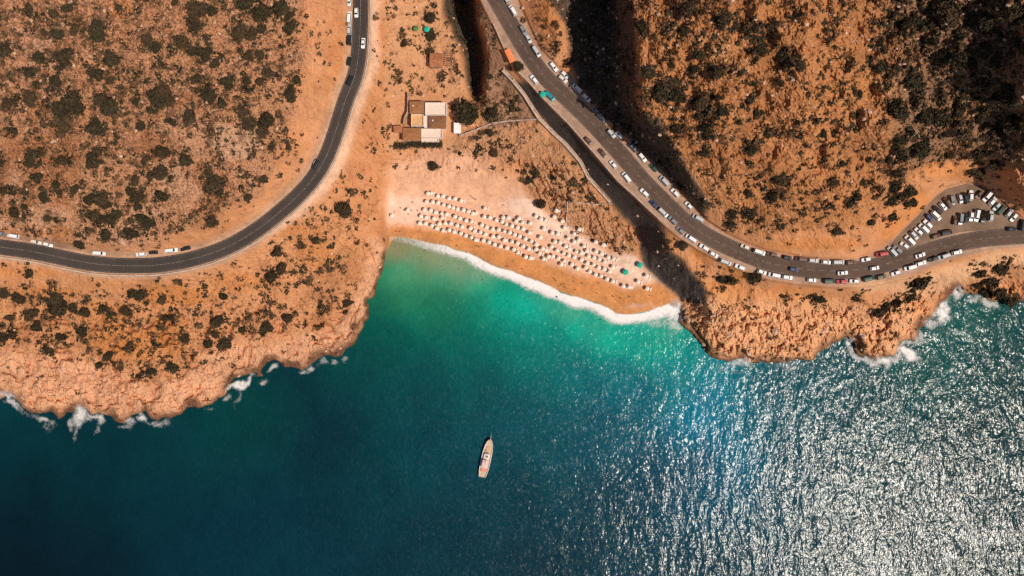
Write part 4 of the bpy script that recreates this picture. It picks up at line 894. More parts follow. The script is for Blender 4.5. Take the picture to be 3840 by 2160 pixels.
for where, mode, pts in ROWS:
    pts = sorted(pts); row = []
    for q in pts:
        u, v, c = q
        line = {'W': LROAD, 'E': RROAD, 'R': LOTEDGE, 'V': RROAD}[mode]
        ang = tangent(line, u, v)
        if mode == 'R': ang += math.pi / 2
        if mode == 'V': ang = math.radians(82)
        moving = 'driving' in where
        ang += random.uniform(-.05, .05)
        if mode in 'RV':
            if not far_enough(u, v, ang, 4.3): continue
        elif not far_enough(u, v, ang, 4.35): continue
        if random.random() < .5 and not moving: ang += math.pi
        placed.append((u, v, ang)); row.append((u, v, c, ang))
    names = []
    for i, (u, v, c, ang) in enumerate(row):
        kind = 'van' if c == 't' else kinds[(ci * 5 + ci // 3) % 8]; ci += 1
        if moving: kind = 'sedan' if i % 2 else 'hatch'
        x, y, _ = un(u, v, 30.8 if mode == 'W' else 29.8)
        z = (30.11 if mode == 'W' else 29.11) if moving else (30.0 if mode == 'W' else 29.06 if mode in 'RV' or 'front row' in where else 29.0)
        d_rd = seg_dist((np.array([u]), np.array([v])), LROAD if mode == 'W' else RROAD)[0]
        if not moving and d_rd < 34: z = 30.11 if mode == 'W' else 29.11
        if mode == 'W' and d_rd > 33: z = max(30.0, zat(u, v))
        o = place_car('driving_car' if moving else 'parked_van' if kind == 'van' else 'parked_car', kind, c, (x, y, z), ang)
        pos = 'only vehicle' if len(row) == 1 else nth(i + 1) + ' from the west'
        body = {'hatch': 'hatchback', 'sedan': 'saloon', 'suv': 'estate', 'van': 'van'}[kind]
        lab = f'{CARCOL[c][0]} {body}, {pos} {where}' if len(row) > 1 else f'{CARCOL[c][0]} {body} {where}'
        tag(o, lab, 'van' if kind == 'van' else 'car', ('cars on the move' if moving else 'cars parked in the car park' if mode in 'RV' or 'front row' in where else 'cars parked along the ' + ('west road' if mode == 'W' else 'east road')))

# ------------------------------------------------------------------ parasols, loungers
M_CANVAS = plain('white_canvas', (.86, .69, .56), .85, .1, .06, 1.5); M_CANVAS2 = plain('cream_canvas', (.80, .66, .52), .85, .1, .08, 1.5)
M_GREEN = plain('green_canvas', (.03, .40, .27), .8, .1, .12, 1.2); M_GREEN2 = plain('leaf_green_canvas', (.10, .20, .05), .8, .1, .12, 1.2); M_SLING = plain('pale_sling', (.78, .62, .55), .8, .1, .08, 2); M_POLE = plain('bare_pole', (.45, .33, .24), .6, .3, .1)
def parasol_meshes(r, n, mat):
    mb = MB(); top = (0, 0, 2.55)
    k2 = [(r * math.cos(2 * math.pi * i / n), r * math.sin(2 * math.pi * i / n)) for i in range(n)]
    v = [top] + [(x * .55, y * .55, 2.36) for x, y in k2] + [(x, y, 2.05) for x, y in k2] + [(x * .99, y * .99, 1.87) for x, y in k2]
    f = [(0, 1 + i, 1 + (i + 1) % n) for i in range(n)] + [(1 + i, 1 + n + i, 1 + n + (i + 1) % n, 1 + (i + 1) % n) for i in range(n)] + [(1 + n + i, 1 + 2 * n + i, 1 + 2 * n + (i + 1) % n, 1 + n + (i + 1) % n) for i in range(n)]
    mb.add(v, f); can = mb.mesh('canopy', mat)
    mb = MB(); mb.tube((0, 0, -.3), (0, 0, 2.62), .03, n=6); mb.loft([[(.06 * math.cos(a) * q, .06 * math.sin(a) * q, z) for a in np.linspace(0, 6.283, 6, endpoint=False)] for q, z in ((.6, 2.5), (1, 2.58), (.3, 2.68))])
    return can, mb.mesh('pole', M_POLE)
PAR = {'w': parasol_meshes(1.0, 8, M_CANVAS), 'c': parasol_meshes(.96, 6, M_CANVAS2), 'g': parasol_meshes(1.4, 8, M_GREEN), 'l': parasol_meshes(1.35, 8, M_GREEN2)}
def parasol(u, v, k_, ground=None):
    can, pole = PAR[k_]; z = (zat(u, v) if ground is None else ground)
    x, y, _ = un(u, v, z + 2.3); e = link('parasol', None, None, (x, y, z), (random.uniform(-.05, .05), random.uniform(-.05, .05), random.uniform(0, 6)))
    link('canopy', can, e); link('pole', pole, e); return e
PA = crop(1440, 680, [(880, 240), (950, 240), (1080, 300), (1190, 300), (1310, 345), (1430, 350), (1560, 388), (860, 410), (985, 415), (1090, 430), (1200, 470), (1310, 500), (1392, 535), (1480, 560), (1600, 575), (1700, 610), (1790, 645), (1860, 640), (815, 575), (940, 580), (1040, 620), (1165, 650), (1262, 665),
      (1430, 710), (1530, 745), (1655, 790), (1765, 810), (740, 700), (855, 730), (1000, 750), (1175, 735), (715, 845), (835, 852), (965, 890), (1115, 850), (1230, 840), (1350, 850), (1470, 890), (1575, 920), (1740, 945), (1830, 1000), (1060, 945), (1190, 995), (1315, 980), (1415, 1020), (1550, 1052), (1650, 1095), (1760, 1125), (1850, 1180), (1940, 1020),
      (2040, 1070), (2190, 1110), (2310, 1120), (2430, 1190), (2000, 1195), (2120, 1225), (2230, 1270), (2345, 1310), (2475, 1345), (1975, 880), (2070, 920), (2190, 960), (2310, 975), (2430, 1010), (2540, 1030), (2035, 540), (2020, 710), (2135, 730), (2265, 780), (2380, 815), (2465, 870), (2400, 730), (2510, 735), (160, 690), (475, 575)], .1863)
PB = crop(1840, 760, [(480, 665), (645, 700), (780, 560), (860, 475), (970, 600), (1200, 625), (1380, 400), (1530, 490), (1670, 530), (820, 755), (985, 800), (1170, 905), (580, 910), (730, 965), (880, 1020), (1050, 1095), (1230, 1165), (1380, 1255), (440, 1165), (645, 1185), (820, 1225), (985, 1315), (1160, 1395), (300, 1315), (490, 1385), (1510, 1045), (1620, 790), (1930, 440), (2170, 560),
      (2240, 760), (1995, 235), (1865, 905), (2035, 945), (2110, 1205), (1955, 1180), (2275, 1315), (1850, 1335), (2350, 1065), (2525, 930), (2380, 1400), (1580, 1390), (1680, 1440)], .1242)
PC = crop(2080, 800, [(485, 480), (70, 500), (330, 590), (1000, 695), (130, 690), (275, 775), (710, 795), (1190, 765), (60, 895), (405, 860), (530, 925), (650, 965), (1005, 920), (1140, 975), (220, 965), (345, 1015), (100, 1085), (240, 1155), (170, 1235), (485, 1065), (650, 1125), (825, 1035), (960, 1070), (425, 1235), (560, 1335), (755, 1320), (855, 1410), (945, 1240), (1065, 1310),
      (1085, 1110), (1210, 1165), (1305, 1065), (1430, 1100), (1415, 1295), (1205, 1345), (1340, 1405), (790, 1205), (625, 1010), (790, 900), (590, 640), (480, 690), (600, 385)], .1553)
PD = crop(2080, 940, [(830, 480), (940, 512), (1060, 578), (1180, 622), (1390, 715), (1510, 735), (1690, 622), (1872, 762), (1860, 508)], .1863)
PE = K7([(20, 1062), (62, 1092), (140, 1135), (190, 1148), (245, 1062), (318, 1158), (372, 1132), (415, 1128), (352, 1082), (455, 1162), (505, 1185), (280, 1100)])
PS = []
for q in PA + PB + PC + PD + PE:
    if all((q[0] - a) ** 2 + (q[1] - b) ** 2 > 12.5 ** 2 for a, b in PS): PS.append(q[:2])
rowof = lambda q: int((1150 - (q[1] - .34 * (q[0] - 1573) + 0)) // 22)
rows = {}
for q in PS: rows.setdefault(rowof(q), []).append(q)
lm = MB(); lm.box(-.95, .45, -.31, .31, .28, .34); lm.add([(.45, -.31, .28), (.95, -.31, .55), (.95, .31, .55), (.45, .31, .28), (.45, -.31, .34), (.93, -.31, .62), (.93, .31, .62), (.45, .31, .34)], [(3, 2, 1, 0), (4, 5, 6, 7), (0, 1, 5, 4), (1, 2, 6, 5), (2, 3, 7, 6), (3, 0, 4, 7)])
SL_M = lm.mesh('sling', M_SLING)
lm = MB()
for x in (-.8, .4):
    for y in (-.27, .27): lm.box(x - .03, x + .03, y - .03, y + .03, -.05, .29)
lm.box(-.97, .47, -.34, -.30, .24, .30); lm.box(-.97, .47, .30, .34, .24, .30)
FR_M = lm.mesh('frame', M_POLE)
for ri, key in enumerate(sorted(rows)):
    r = sorted(rows[key])
    for i, (u, v) in enumerate(r):
        kk = 'c' if (i * 7 + key * 3) % 5 == 0 else 'w'
        e = parasol(u, v, kk)
        tag(e, f'{"cream" if kk == "c" else "white"} parasol, {nth(i + 1)} from the west in the {nth(ri + 1)} sloping row up from the sea', 'parasol', 'parasols on the beach')
        if (i + key) % 4 != 3:
            s_ = -1 if (i * 3 + key) % 2 else 1
            uu, vv = u + 11.5 + random.uniform(-1, 1), v + 2 + random.uniform(-2, 2)
            z = zat(uu, vv); x, y, _ = un(uu, vv, z + .3)
            b_ = link('sun_lounger', SL_M, None, (x, y, z), (0, 0, math.radians(75) + random.uniform(-.15, .15)))
            link('frame', FR_M, b_)
            tag(b_, f'pale lounger east of the {nth(i + 1)} parasol from the west, {nth(ri + 1)} row from the sea', 'sun lounger', 'sun loungers beside the parasols')
for u, v, k_, lab in ((2346, 1021, 'g', 'large green parasol standing alone on the pale pebbles'), (2400, 995, 'g', 'large green parasol at the foot of the shaded cliff'), (1559, 107, 'l', 'leaf green parasol on the garden terrace'), (1601, 108, 'g', 'bluish green parasol on the garden terrace near the gorge'), (2036, 352, 'g', 'green parasol beside the teal van')):
    tag(parasol(u, v, k_, 29.0 if v == 352 else None), lab, 'parasol', 'large green parasols')

# ------------------------------------------------------------------ people on the sand
def person_mesh(pose):
    J = {'pel': (0, 0, .95), 'wst': (0, 0, 1.08), 'chs': (0, .01, 1.30), 'nek': (0, 0, 1.48), 'hed': (0, .015, 1.58), 'top': (0, .01, 1.70)}
    st = {'stand': .05, 'walk': .30, 'wide': .12}[pose]
    for s, sg in (('l', 1), ('r', -1)):
        f = sg * st
        J.update({s + 'hip': (sg * .10, 0, .90), s + 'kne': (sg * .11, f * .5 + .03, .49), s + 'ank': (sg * .11, f, .09), s + 'toe': (sg * .12, f + .15, .04), s + 'sho': (sg * .18, 0, 1.42),
                  s + 'elb': (sg * (.24 if pose != 'wide' else .40), -f * .4 - .02, 1.14), s + 'wri': (sg * (.26 if pose != 'wide' else .56), -f * .7 + .06, .90 if pose != 'wide' else 1.02)})
    R = {'pel': .135, 'wst': .12, 'chs': .145, 'nek': .055, 'hed': .09, 'top': .075, 'hip': .095, 'kne': .06, 'ank': .04, 'toe': .035, 'sho': .06, 'elb': .042, 'wri': .028}
    E = [('pel', 'wst'), ('wst', 'chs'), ('chs', 'nek'), ('nek', 'hed'), ('hed', 'top')]
    for s in 'lr': E += [('pel', s + 'hip'), (s + 'hip', s + 'kne'), (s + 'kne', s + 'ank'), (s + 'ank', s + 'toe'), ('chs', s + 'sho'), (s + 'sho', s + 'elb'), (s + 'elb', s + 'wri')]
    for s, sg in (('l', 1), ('r', -1)):
        w = Vector(J[s + 'wri']); d = (w - Vector(J[s + 'elb'])).normalized(); J[s + 'pal'] = tuple(w + d * .07); R['pal'] = .032; E.append((s + 'wri', s + 'pal'))
        for fi, (o_, l_) in enumerate(((-.03, .075), (-.01, .085), (.01, .08), (.03, .065))):
            J[f'{s}f{fi}a'] = tuple(w + d * .10 + Vector((0, o_, 0))); J[f'{s}f{fi}b'] = tuple(w + d * (.10 + l_) + Vector((-sg * .02, o_, 0))); E += [(s + 'pal', f'{s}f{fi}a'), (f'{s}f{fi}a', f'{s}f{fi}b')]
        J[s + 'tha'] = tuple(w + d * .05 + Vector((0, .045, 0))); J[s + 'thb'] = tuple(w + d * .09 + Vector((0, .065, 0))); E += [(s + 'wri', s + 'tha'), (s + 'tha', s + 'thb')]
    K = list(J); me = bpy.data.meshes.new('t'); me.from_pydata([J[k_] for k_ in K], [(K.index(a), K.index(b)) for a, b in E], [])
    o = link('t', me); sk = o.modifiers.new('s', 'SKIN'); o.modifiers.new('u', 'SUBSURF').levels = 1
    for i, k_ in enumerate(K):
        r = R.get(k_) or R.get(k_[1:]) or .009
        me.skin_vertices[0].data[i].radius = (r, r * (.8 if k_ in ('chs', 'wst', 'pel') else 1)); me.skin_vertices[0].data[i].use_root = (k_ == 'pel')
    dg_ = bpy.context.evaluated_depsgraph_get(); out = bpy.data.meshes.new_from_object(o.evaluated_get(dg_)); out.name = 'person_' + pose
    bpy.data.objects.remove(o); out.materials.clear(); out.materials.append(M_SKIN)
    for p in out.polygons: p.use_smooth = True
    return out
M_SKIN = plain('tanned_skin', (.42, .21, .12), .6, .3, .08, 5); M_HAIR = plain('dark_hair', (.03, .02, .015), .7, .3, .2, 20)
PM = {k_: person_mesh(k_) for k_ in ('stand', 'walk', 'wide')}
mb = MB(); mb.loft([[(q * math.cos(a), .01 + q * math.sin(a) * 1.1, z) for a in np.linspace(0, 6.283, 12, endpoint=False)] for q, z in ((.098, 1.60), (.107, 1.67), (.09, 1.745), (.04, 1.785))]); HAIR = mb.mesh('hair', M_HAIR, True)
mb = MB(); mb.loft([[(q * math.cos(a), .85 * q * math.sin(a), z) for a in np.linspace(0, 6.283, 14, endpoint=False)] for q, z in ((.175, 1.06), (.19, .95), (.20, .84))]); TRUNK = mb.mesh('swim_shorts')
mb = MB(); mb.loft([[(q * math.cos(a), .85 * q * math.sin(a), z) for a in np.linspace(0, 6.283, 14, endpoint=False)] for q, z in ((.10, 1.47), (.21, 1.42), (.20, 1.25), (.185, .98))]); TOP_ = mb.mesh('shirt')
SW = {k_: plain(k_.replace(' ', '_') + '_cloth', c, .8, .1) for k_, c in {'red': (.5, .04, .03), 'blue': (.05, .10, .30), 'black': (.02, .02, .02), 'white': (.8, .76, .72), 'yellow': (.65, .42, .05)}.items()}
SWN = list(SW)
for m_ in (TRUNK, TOP_): m_.materials.append(SW['black'])
FOLK = crop(2080, 940, [(150, 690), (215, 685), (220, 745), (430, 795), (400, 625), (1190, 925), (1340, 960), (1520, 935), (30, 605), (100, 735), (560, 660), (900, 660), (60, 935)], .1863) + crop(1440, 680, [(250, 1010), (325, 1025), (1480, 1300), (1880, 1310), (580, 425), (410, 585), (500, 672), (220, 620), (1760, 300), (1800, 340), (1850, 370), (340, 540), (680, 590), (555, 590)], .1863) \
     + [(1752, 948), (1905, 1000), (1800, 927), (1960, 1010), (2080, 1046), (2240, 1100), (2440, 1110), (2130, 800), (2230, 870), (1985, 742), (1890, 770)]
for i, (u, v) in enumerate(FOLK):
    z = zat(u, v); x, y, _ = un(u, v, z + 1.2); pose = ('stand', 'walk', 'wide')[i % 3]; c1 = SWN[(i * 2) % 5 if i != 5 else 0]; c2 = SWN[(i * 3 + 1) % 5]
    o = link('person', PM[pose], None, (x, y, max(z, 0)), (0, 0, random.uniform(0, 6.28)))
    link('hair', HAIR, o); t_ = link('swim_shorts', TRUNK, o); t_.material_slots[0].link = 'OBJECT'; t_.material_slots[0].material = SW[c1]
    txt = ''
    if i % 2: s2 = link('shirt', TOP_, o); s2.material_slots[0].link = 'OBJECT'; s2.material_slots[0].material = SW[c2]; txt = f' and {c2} shirt'
    tag(o, f'person in {c1} shorts{txt} {"walking" if pose == "walk" else "standing"} on sand, {num(round(u / 38.4))} percent across, {num(round(v / 21.6))} percent down', 'person', 'people on the beach')

for i, (u, v) in enumerate([(1593, 939), (1549, 969), (1657, 1002), (1884, 1040), (1987, 1113), (2088, 1115), (2252, 1199), (1720, 1010), (1812, 1050), (2400, 1240)]):
    x, y, _ = un(u, v, .6); pose = ('wide', 'stand')[i % 2]; c1 = SWN[(i * 3 + 2) % 5]
    o = link('person', PM[pose], None, (x, y, -.75), (0, 0, random.uniform(0, 6.28))); link('hair', HAIR, o)
    t_ = link('swim_shorts', TRUNK, o); t_.material_slots[0].link = 'OBJECT'; t_.material_slots[0].material = SW[c1]
    tag(o, f'person wading waist-deep beside the surf, {num(round(u / 38.4))} percent across, {num(round(v / 21.6))} percent down', 'person', 'people in the water')

# ------------------------------------------------------------------ vegetation
def foliage_mat(name, a, b_):
    mt, nt, b = new_mat(name, .75, .2); n = N(nt)
    oi = n.node('ShaderNodeObjectInfo'); p = n.pos()
    x = n.noise(p, 1.1, 3, .6)
    c = n.mix(n.ramp(x, .3, .7), a, b_)
    c = n.mix(n.math('MULTIPLY', n.ramp(oi.outputs['Random'], .45, 1), .8), c, (.085, .050, .026))
    n.put(b.inputs['Base Color'], c); return mt
M_BUSH = foliage_mat('bush_leaves', (.034, .026, .013), (.068, .048, .023)); M_TREE = foliage_mat('tree_leaves', (.036, .028, .013), (.070, .050, .023)); M_BARK = plain('bark', (.12, .08, .055), .9, .1, .3, 4)
def crown_mesh(seed, nleaf=620, lobes=7, size=.15, flatten=.75):
    r_ = np.random.default_rng(seed); C_ = []
    for i in range(lobes):
        a = r_.uniform(0, 6.283); d = r_.uniform(.15, .62) if i else 0
        C_.append((d * math.cos(a), d * math.sin(a), r_.uniform(.3, .62) * flatten, r_.uniform(.30, .55) if i else .62))
    vs = []; fs = []
    per = [c[3] ** 2 for c in C_]; per = [int(nleaf * q / sum(per)) for q in per]
    for (cx, cy, cz, cr), k_ in zip(C_, per):
        for _ in range(k_):
            d = r_.normal(size=3); d /= np.linalg.norm(d); d[2] = abs(d[2]) * 1.0 - .15; rad = cr * r_.uniform(.55, 1.04) ** .6 * (1.28 if r_.random() < .13 else 1)
            p = np.array([cx, cy, cz]) + d * rad * np.array([1, 1, flatten])
            if p[2] < .02: p[2] = r_.uniform(.02, .2)
            nrm = d * .7 + r_.normal(size=3) * .55; nrm /= np.linalg.norm(nrm)
            t = np.cross(nrm, r_.normal(size=3)); t /= np.linalg.norm(t); w = np.cross(nrm, t); s = size * r_.uniform(.55, 1.25)
            o = len(vs); vs += [tuple(p + t * s * 1.3), tuple(p + w * s * .7 + nrm * s * .25), tuple(p - t * s * 1.1), tuple(p - w * s * .75 + nrm * s * .2)]; fs.append((o, o + 1, o + 2, o + 3))
    me = bpy.data.meshes.new('leaves'); me.from_pydata(vs, [], fs); return me
BUSH = [crown_mesh(100 + i) for i in range(9)]; TREEC = [crown_mesh(200 + i, 1500, 12, .10, .8) for i in range(3)]
for m_ in BUSH: m_.materials.append(M_BUSH)
for m_ in TREEC: m_.materials.append(M_TREE)
def trunk_mesh():
    mb = MB(); r_ = random.Random(3)
    for k_ in range(4):
        p = Vector((0, 0, -.6)); q = Vector((.05 * math.cos(k_ * 1.6), .05 * math.sin(k_ * 1.6), .55))
        mb.tube(p, q, .07, .05, 7); e = q + Vector((.42 * math.cos(k_ * 1.6 + .4), .42 * math.sin(k_ * 1.6 + .4), .35)); mb.tube(q, e, .05, .02, 6)
    return mb.mesh('trunk', M_BARK)
TRUNKM = trunk_mesh()
c1 = [(980, 300, 130), (740, 300, 70), (590, 340, 80), (440, 330, 50), (640, 560, 100), (400, 580, 75), (290, 720, 70), (1130, 600, 100), (970, 750, 70), (1110, 800, 65), (560, 820, 80), (370, 850, 45), (290, 1000, 80), (90, 1050, 75), (160, 970, 40), (30, 470, 110), (730, 1020, 130), (590, 1080, 120), (620, 1200, 120),
      (1010, 1020, 100), (1110, 1080, 100), (1650, 900, 110), (1580, 980, 100), (1500, 1100, 60), (1370, 1030, 50), (1490, 790, 45), (1480, 390, 90), (1550, 470, 85), (1840, 420, 105), (1930, 510, 75), (2060, 530, 80), (2160, 630, 65), (1970, 790, 75), (2290, 820, 80), (2480, 810, 50), (2110, 960, 85), (2240, 1050, 60), (1910, 1170, 105),
      (1720, 1220, 60), (1420, 1260, 60), (980, 1280, 90), (440, 1250, 40), (110, 1300, 60), (2430, 1120, 85), (2490, 1240, 95), (2000, 100, 130), (1960, 240, 110), (2400, 340, 90), (2540, 340, 80), (2440, 40, 120), (2550, 130, 60), (1190, 80, 50), (540, 130, 60), (290, 90, 55), (670, 60, 70), (1750, 20, 50), (2500, 560, 70), (1690, 1010, 70), (2110, 110, 70)]
c2 = [(60, 130, 95), (250, 60, 100), (330, 160, 60), (330, 270, 70), (60, 290, 70), (20, 560, 80), (120, 740, 75), (40, 830, 50), (340, 950, 80), (350, 880, 50), (100, 1220, 110), (60, 1340, 75), (290, 1330, 35), (400, 800, 50), (230, 1170, 40), (1435, 730, 42), (1430, 800, 42), (1760, 180, 62), (1750, 365, 62), (1740, 520, 50), (1860, 780, 40),
      (2390, 1120, 65), (2330, 1160, 55), (1490, 430, 48), (1480, 330, 45), (1600, 140, 28), (1200, 180, 32), (1980, 480, 38), (2000, 650, 26), (1540, 850, 30), (1240, 850, 24), (2440, 1180, 40), (2340, 1330, 50)]
c3 = [(560, 620, 40), (430, 260, 35), (450, 490, 40), (1770, 80, 90), (1750, 310, 70), (1340, 340, 50), (1370, 720, 65), (1490, 930, 95), (1650, 960, 110), (1600, 850, 80), (1900, 1050, 90), (1900, 1150, 60), (1900, 550, 75), (1830, 690, 65), (2440, 280, 70), (2420, 370, 50), (2160, 180, 75), (2240, 260, 55), (2500, 500, 85), (2080, 720, 65), (2290, 740, 42), (2430, 840, 42),
      (2400, 1000, 48), (2480, 1140, 60), (2550, 1350, 60), (1650, 1290, 85), (1960, 1290, 75), (1980, 1360, 45), (1300, 250, 55), (2130, 1130, 60), (290, 390, 30), (110, 200, 34)]
c4 = [(165, 590, 62), (200, 690, 40), (340, 660, 62), (130, 830, 42), (860, 1160, 40), (920, 950, 48), (1130, 420, 68), (1160, 500, 38), (1130, 690, 68), (1020, 600, 38), (1400, 240, 78), (1520, 230, 75), (1750, 60, 115), (1830, 130, 105), (1280, 140, 50), (1680, 420, 65), (1930, 590, 135), (1780, 560, 85), (2040, 620, 80), (2190, 510, 70), (2290, 640, 65), (2230, 200, 105),
      (2460, 130, 115), (1460, 800, 88), (1560, 850, 55), (1290, 1060, 95), (1350, 1130, 70), (1600, 1170, 100), (1740, 1200, 115), (1940, 1090, 88), (2190, 1090, 78), (2150, 1200, 65), (2290, 1320, 60), (2180, 1380, 38), (1980, 1330, 85), (560, 1350, 55), (650, 1345, 45), (265, 1330, 30), (1330, 1410, 78), (1480, 920, 58), (45, 270, 50), (250, 170, 42), (720, 1230, 30), (2400, 860, 100), (2420, 980, 90), (2450, 1250, 115), (2350, 350, 60), (2500, 420, 80), (1640, 250, 60)]
c5 = [(310, 100, 90), (400, 70, 70), (620, 170, 75), (300, 200, 60), (980, 60, 68), (930, 190, 85), (1020, 180, 42), (1635, 95, 85), (1870, 160, 82), (1465, 145, 48), (1610, 300, 105), (1500, 300, 48), (1350, 370, 56), (360, 340, 65), (750, 450, 65), (560, 420, 52), (590, 480, 48), (260, 470, 48), (130, 480, 68), (30, 470, 62), (440, 530, 58), (890, 560, 75), (1020, 550, 90), (1070, 610, 55), (1610, 520, 80), (1380, 540, 88), (1310, 480, 68),
      (1380, 620, 60), (2140, 390, 105), (2090, 300, 58), (2210, 490, 58), (2490, 530, 48), (140, 680, 85), (470, 740, 52), (930, 710, 88), (1010, 750, 70), (1120, 760, 78), (1170, 690, 48), (1490, 800, 75), (1420, 740, 66), (2130, 770, 72), (900, 870, 42), (1070, 910, 60), (1310, 900, 70), (785, 1010, 68), (250, 630, 46), (300, 1290, 56), (540, 1410, 42), (1780, 1390, 42), (2350, 1210, 32), (2540, 100, 40), (2470, 310, 42)]
c6 = [(160, 40, 45), (320, 20, 48), (50, 350, 50), (870, 320, 32), (1050, 330, 25), (950, 490, 45), (1180, 70, 35), (560, 670, 24), (1040, 685, 24), (600, 975, 48), (460, 1025, 36), (760, 1020, 34), (210, 1080, 72), (250, 1260, 58), (150, 1340, 78), (1110, 1015, 24), (745, 1180, 44), (745, 1260, 30), (880, 1280, 36), (640, 1280, 44), (480, 1270, 44), (510, 1370, 38), (420, 1430, 30), (370, 1300, 32),
      (2250, 30, 44), (2210, 110, 34), (2390, 80, 48), (1940, 45, 18)]
c7 = [(230, 290, 58), (170, 360, 48), (415, 345, 34), (490, 340, 34), (600, 390, 42), (690, 460, 34), (780, 550, 38), (380, 490, 28), (2120, 1370, 75), (2200, 1360, 70), (2450, 1330, 78), (2390, 700, 78), (2230, 690, 58), (2200, 800, 56), (2420, 50, 68), (1940, 80, 58), (2560, 540, 48), (2400, 210, 38), (2380, 480, 56), (1560, 1040, 34)]
c8 = [(740, 190, 54), (650, 390, 54), (130, 360, 62), (50, 520, 76), (620, 620, 38), (900, 540, 56), (820, 590, 54), (950, 390, 45), (1280, 440, 78), (1430, 470, 68), (1250, 570, 68), (1430, 590, 78), (1350, 520, 60), (1340, 60, 88), (1550, 60, 86), (1300, 290, 68), (1840, 110, 58), (2140, 90, 86), (2290, 190, 78), (2110, 280, 96), (1250, 740, 56), (1040, 790, 46), (700, 870, 50), (350, 690, 38), (130, 830, 38), (1530, 1400, 105), (1590, 1370, 70), (2350, 1250, 86), (2250, 1370, 100), (2130, 1300, 78), (2110, 1410, 76)]
c9 = [(30, 40, 70), (200, 110, 68), (160, 70, 48), (320, 110, 38), (400, 110, 28), (570, 90, 78), (600, 190, 105), (480, 130, 48), (730, 200, 66), (860, 250, 56), (290, 270, 66), (345, 240, 46), (440, 290, 38), (110, 290, 48), (370, 390, 56), (20, 380, 44), (120, 470, 70), (30, 500, 56), (870, 100, 44), (1030, 80, 38), (1040, 200, 60), (1110, 260, 56), (1260, 240, 56), (1320, 50, 62), (1400, 60, 66), (1630, 130, 46), (1660, 300, 52), (1720, 300, 50),
      (1780, 265, 44), (1400, 340, 42), (1280, 330, 36), (1985, 240, 44), (2250, 90, 54), (2180, 350, 66), (2160, 470, 48), (2500, 280, 44), (810, 440, 64), (610, 500, 54), (680, 560, 44), (480, 610, 60), (300, 530, 24), (1310, 570, 54), (1560, 560, 64), (1560, 490, 30), (1840, 440, 34), (1850, 510, 56), (2090, 570, 56), (2250, 560, 56), (2320, 500, 38), (2430, 420, 56), (2540, 420, 46), (900, 620, 38), (1000, 640, 38), (1090, 690, 58), (1210, 780, 42), (1000, 780, 48),
      (1520, 830, 54), (1430, 810, 28), (1350, 885, 38), (1420, 900, 28), (1730, 790, 54), (1860, 780, 38), (2040, 745, 34), (2120, 640, 34), (20, 560, 34), (1640, 400, 38), (2020, 380, 28), (1150, 400, 36)]
c10 = [(280, 190, 38), (310, 300, 58), (380, 270, 34), (140, 280, 44), (100, 390, 58), (70, 440, 46), (150, 130, 38), (300, 50, 24), (640, 130, 38), (660, 200, 44), (650, 250, 34), (730, 170, 28), (790, 110, 34), (930, 80, 30), (920, 150, 48), (860, 190, 28), (640, 400, 24), (580, 510, 28), (500, 370, 24)]
c12 = [(190, 100, 44), (510, 110, 68), (460, 140, 38), (880, 110, 48), (960, 25, 30), (1130, 230, 78), (1180, 190, 70), (1300, 150, 75), (1440, 80, 72), (1460, 20, 48), (2200, 40, 80), (2450, 110, 80), (2340, 60, 70)]
BB = crop(0, 0, c1) + crop(960, 0, c2) + crop(1920, 0, c3) + crop(2880, 0, c4) + crop(0, 540, c5) + crop(960, 540, c6) + crop(1920, 540, c7) + crop(2880, 540, c8) + crop(0, 1080, c9) + crop(960, 1080, c10) + crop(2880, 1080, c12)
BB = [(u, v, r * .3727) for u, v, r in BB]
TREES = [(1290, 786, 36, 'round dark tree standing alone on the slope between road and beach'), (1757, 425, 54, 'spreading dark tree between the white hut and the gorge'), (1623, 623, 20, 'small round tree on the sand below the beach house'), (2028, 766, 22, 'small brownish tree standing on the pebbles beside the beach rocks'),
         (1942, 250, 24, 'bushy dark tree between the kiosk and the head of the stairway'), (3693, 803, 20, 'dark leafy tree among the rows of the car park'), (2561, 920, 22, 'dark tree on the brink of the shaded cliff by the east road')]
BB = [b for b in BB if all((b[0] - t[0]) ** 2 + (b[1] - t[1]) ** 2 > 45 ** 2 for t in TREES)]
BB.sort(key=lambda b: -b[2] * (1 + zat(b[0], b[1]) / 347))
def where_(u, v):
    if v < 1000 and u < 1240 and (u < 1080 or v < 500) and v < 960: return 'the west hillside'
    if u < 1440 and v > 640: return 'the western headland'
    if u < 1840 and v < 620: return 'the valley floor'
    if u < 2330 and v > 440 and u > 1700: return 'the rocks beside the beach'
    if v > 1000: return 'the eastern headland'
    return 'the east mountainside'
used = set()
for i, (u, v, r) in enumerate(BB[:292]):
    z = zat(u, v); R = r * mpp(z) * (1.18 if v > 1000 and u < 1500 else 1.02)
    x, y, _ = un(u, v, z + R * .35)
    o = link('bush', BUSH[i % 9], None, (x, y, z - .1), (0, 0, random.uniform(0, 6.28)), (R * random.uniform(.72, 1.22), R * random.uniform(.72, 1.22), R * random.uniform(.8, 1.05)))
    sz = 'very large' if R > 4.4 else 'large' if R > 3.2 else 'middling' if R > 2.2 else 'small'
    tone = ('dark olive', 'dark green', 'dusky green')[i % 3] if True else ''
    lab = f'{sz} dark bush on {where_(u, v)}, {num(int(round(u / 38.4)))} percent across, {num(int(round(v / 21.6)))} percent down'
    if lab in used: lab = lab.replace('dark bush', 'ragged bush')
    if lab in used: lab = lab.replace('ragged bush', 'spreading bush')
    used.add(lab); tag(o, lab, 'bush', 'dark bushes on the hillsides')
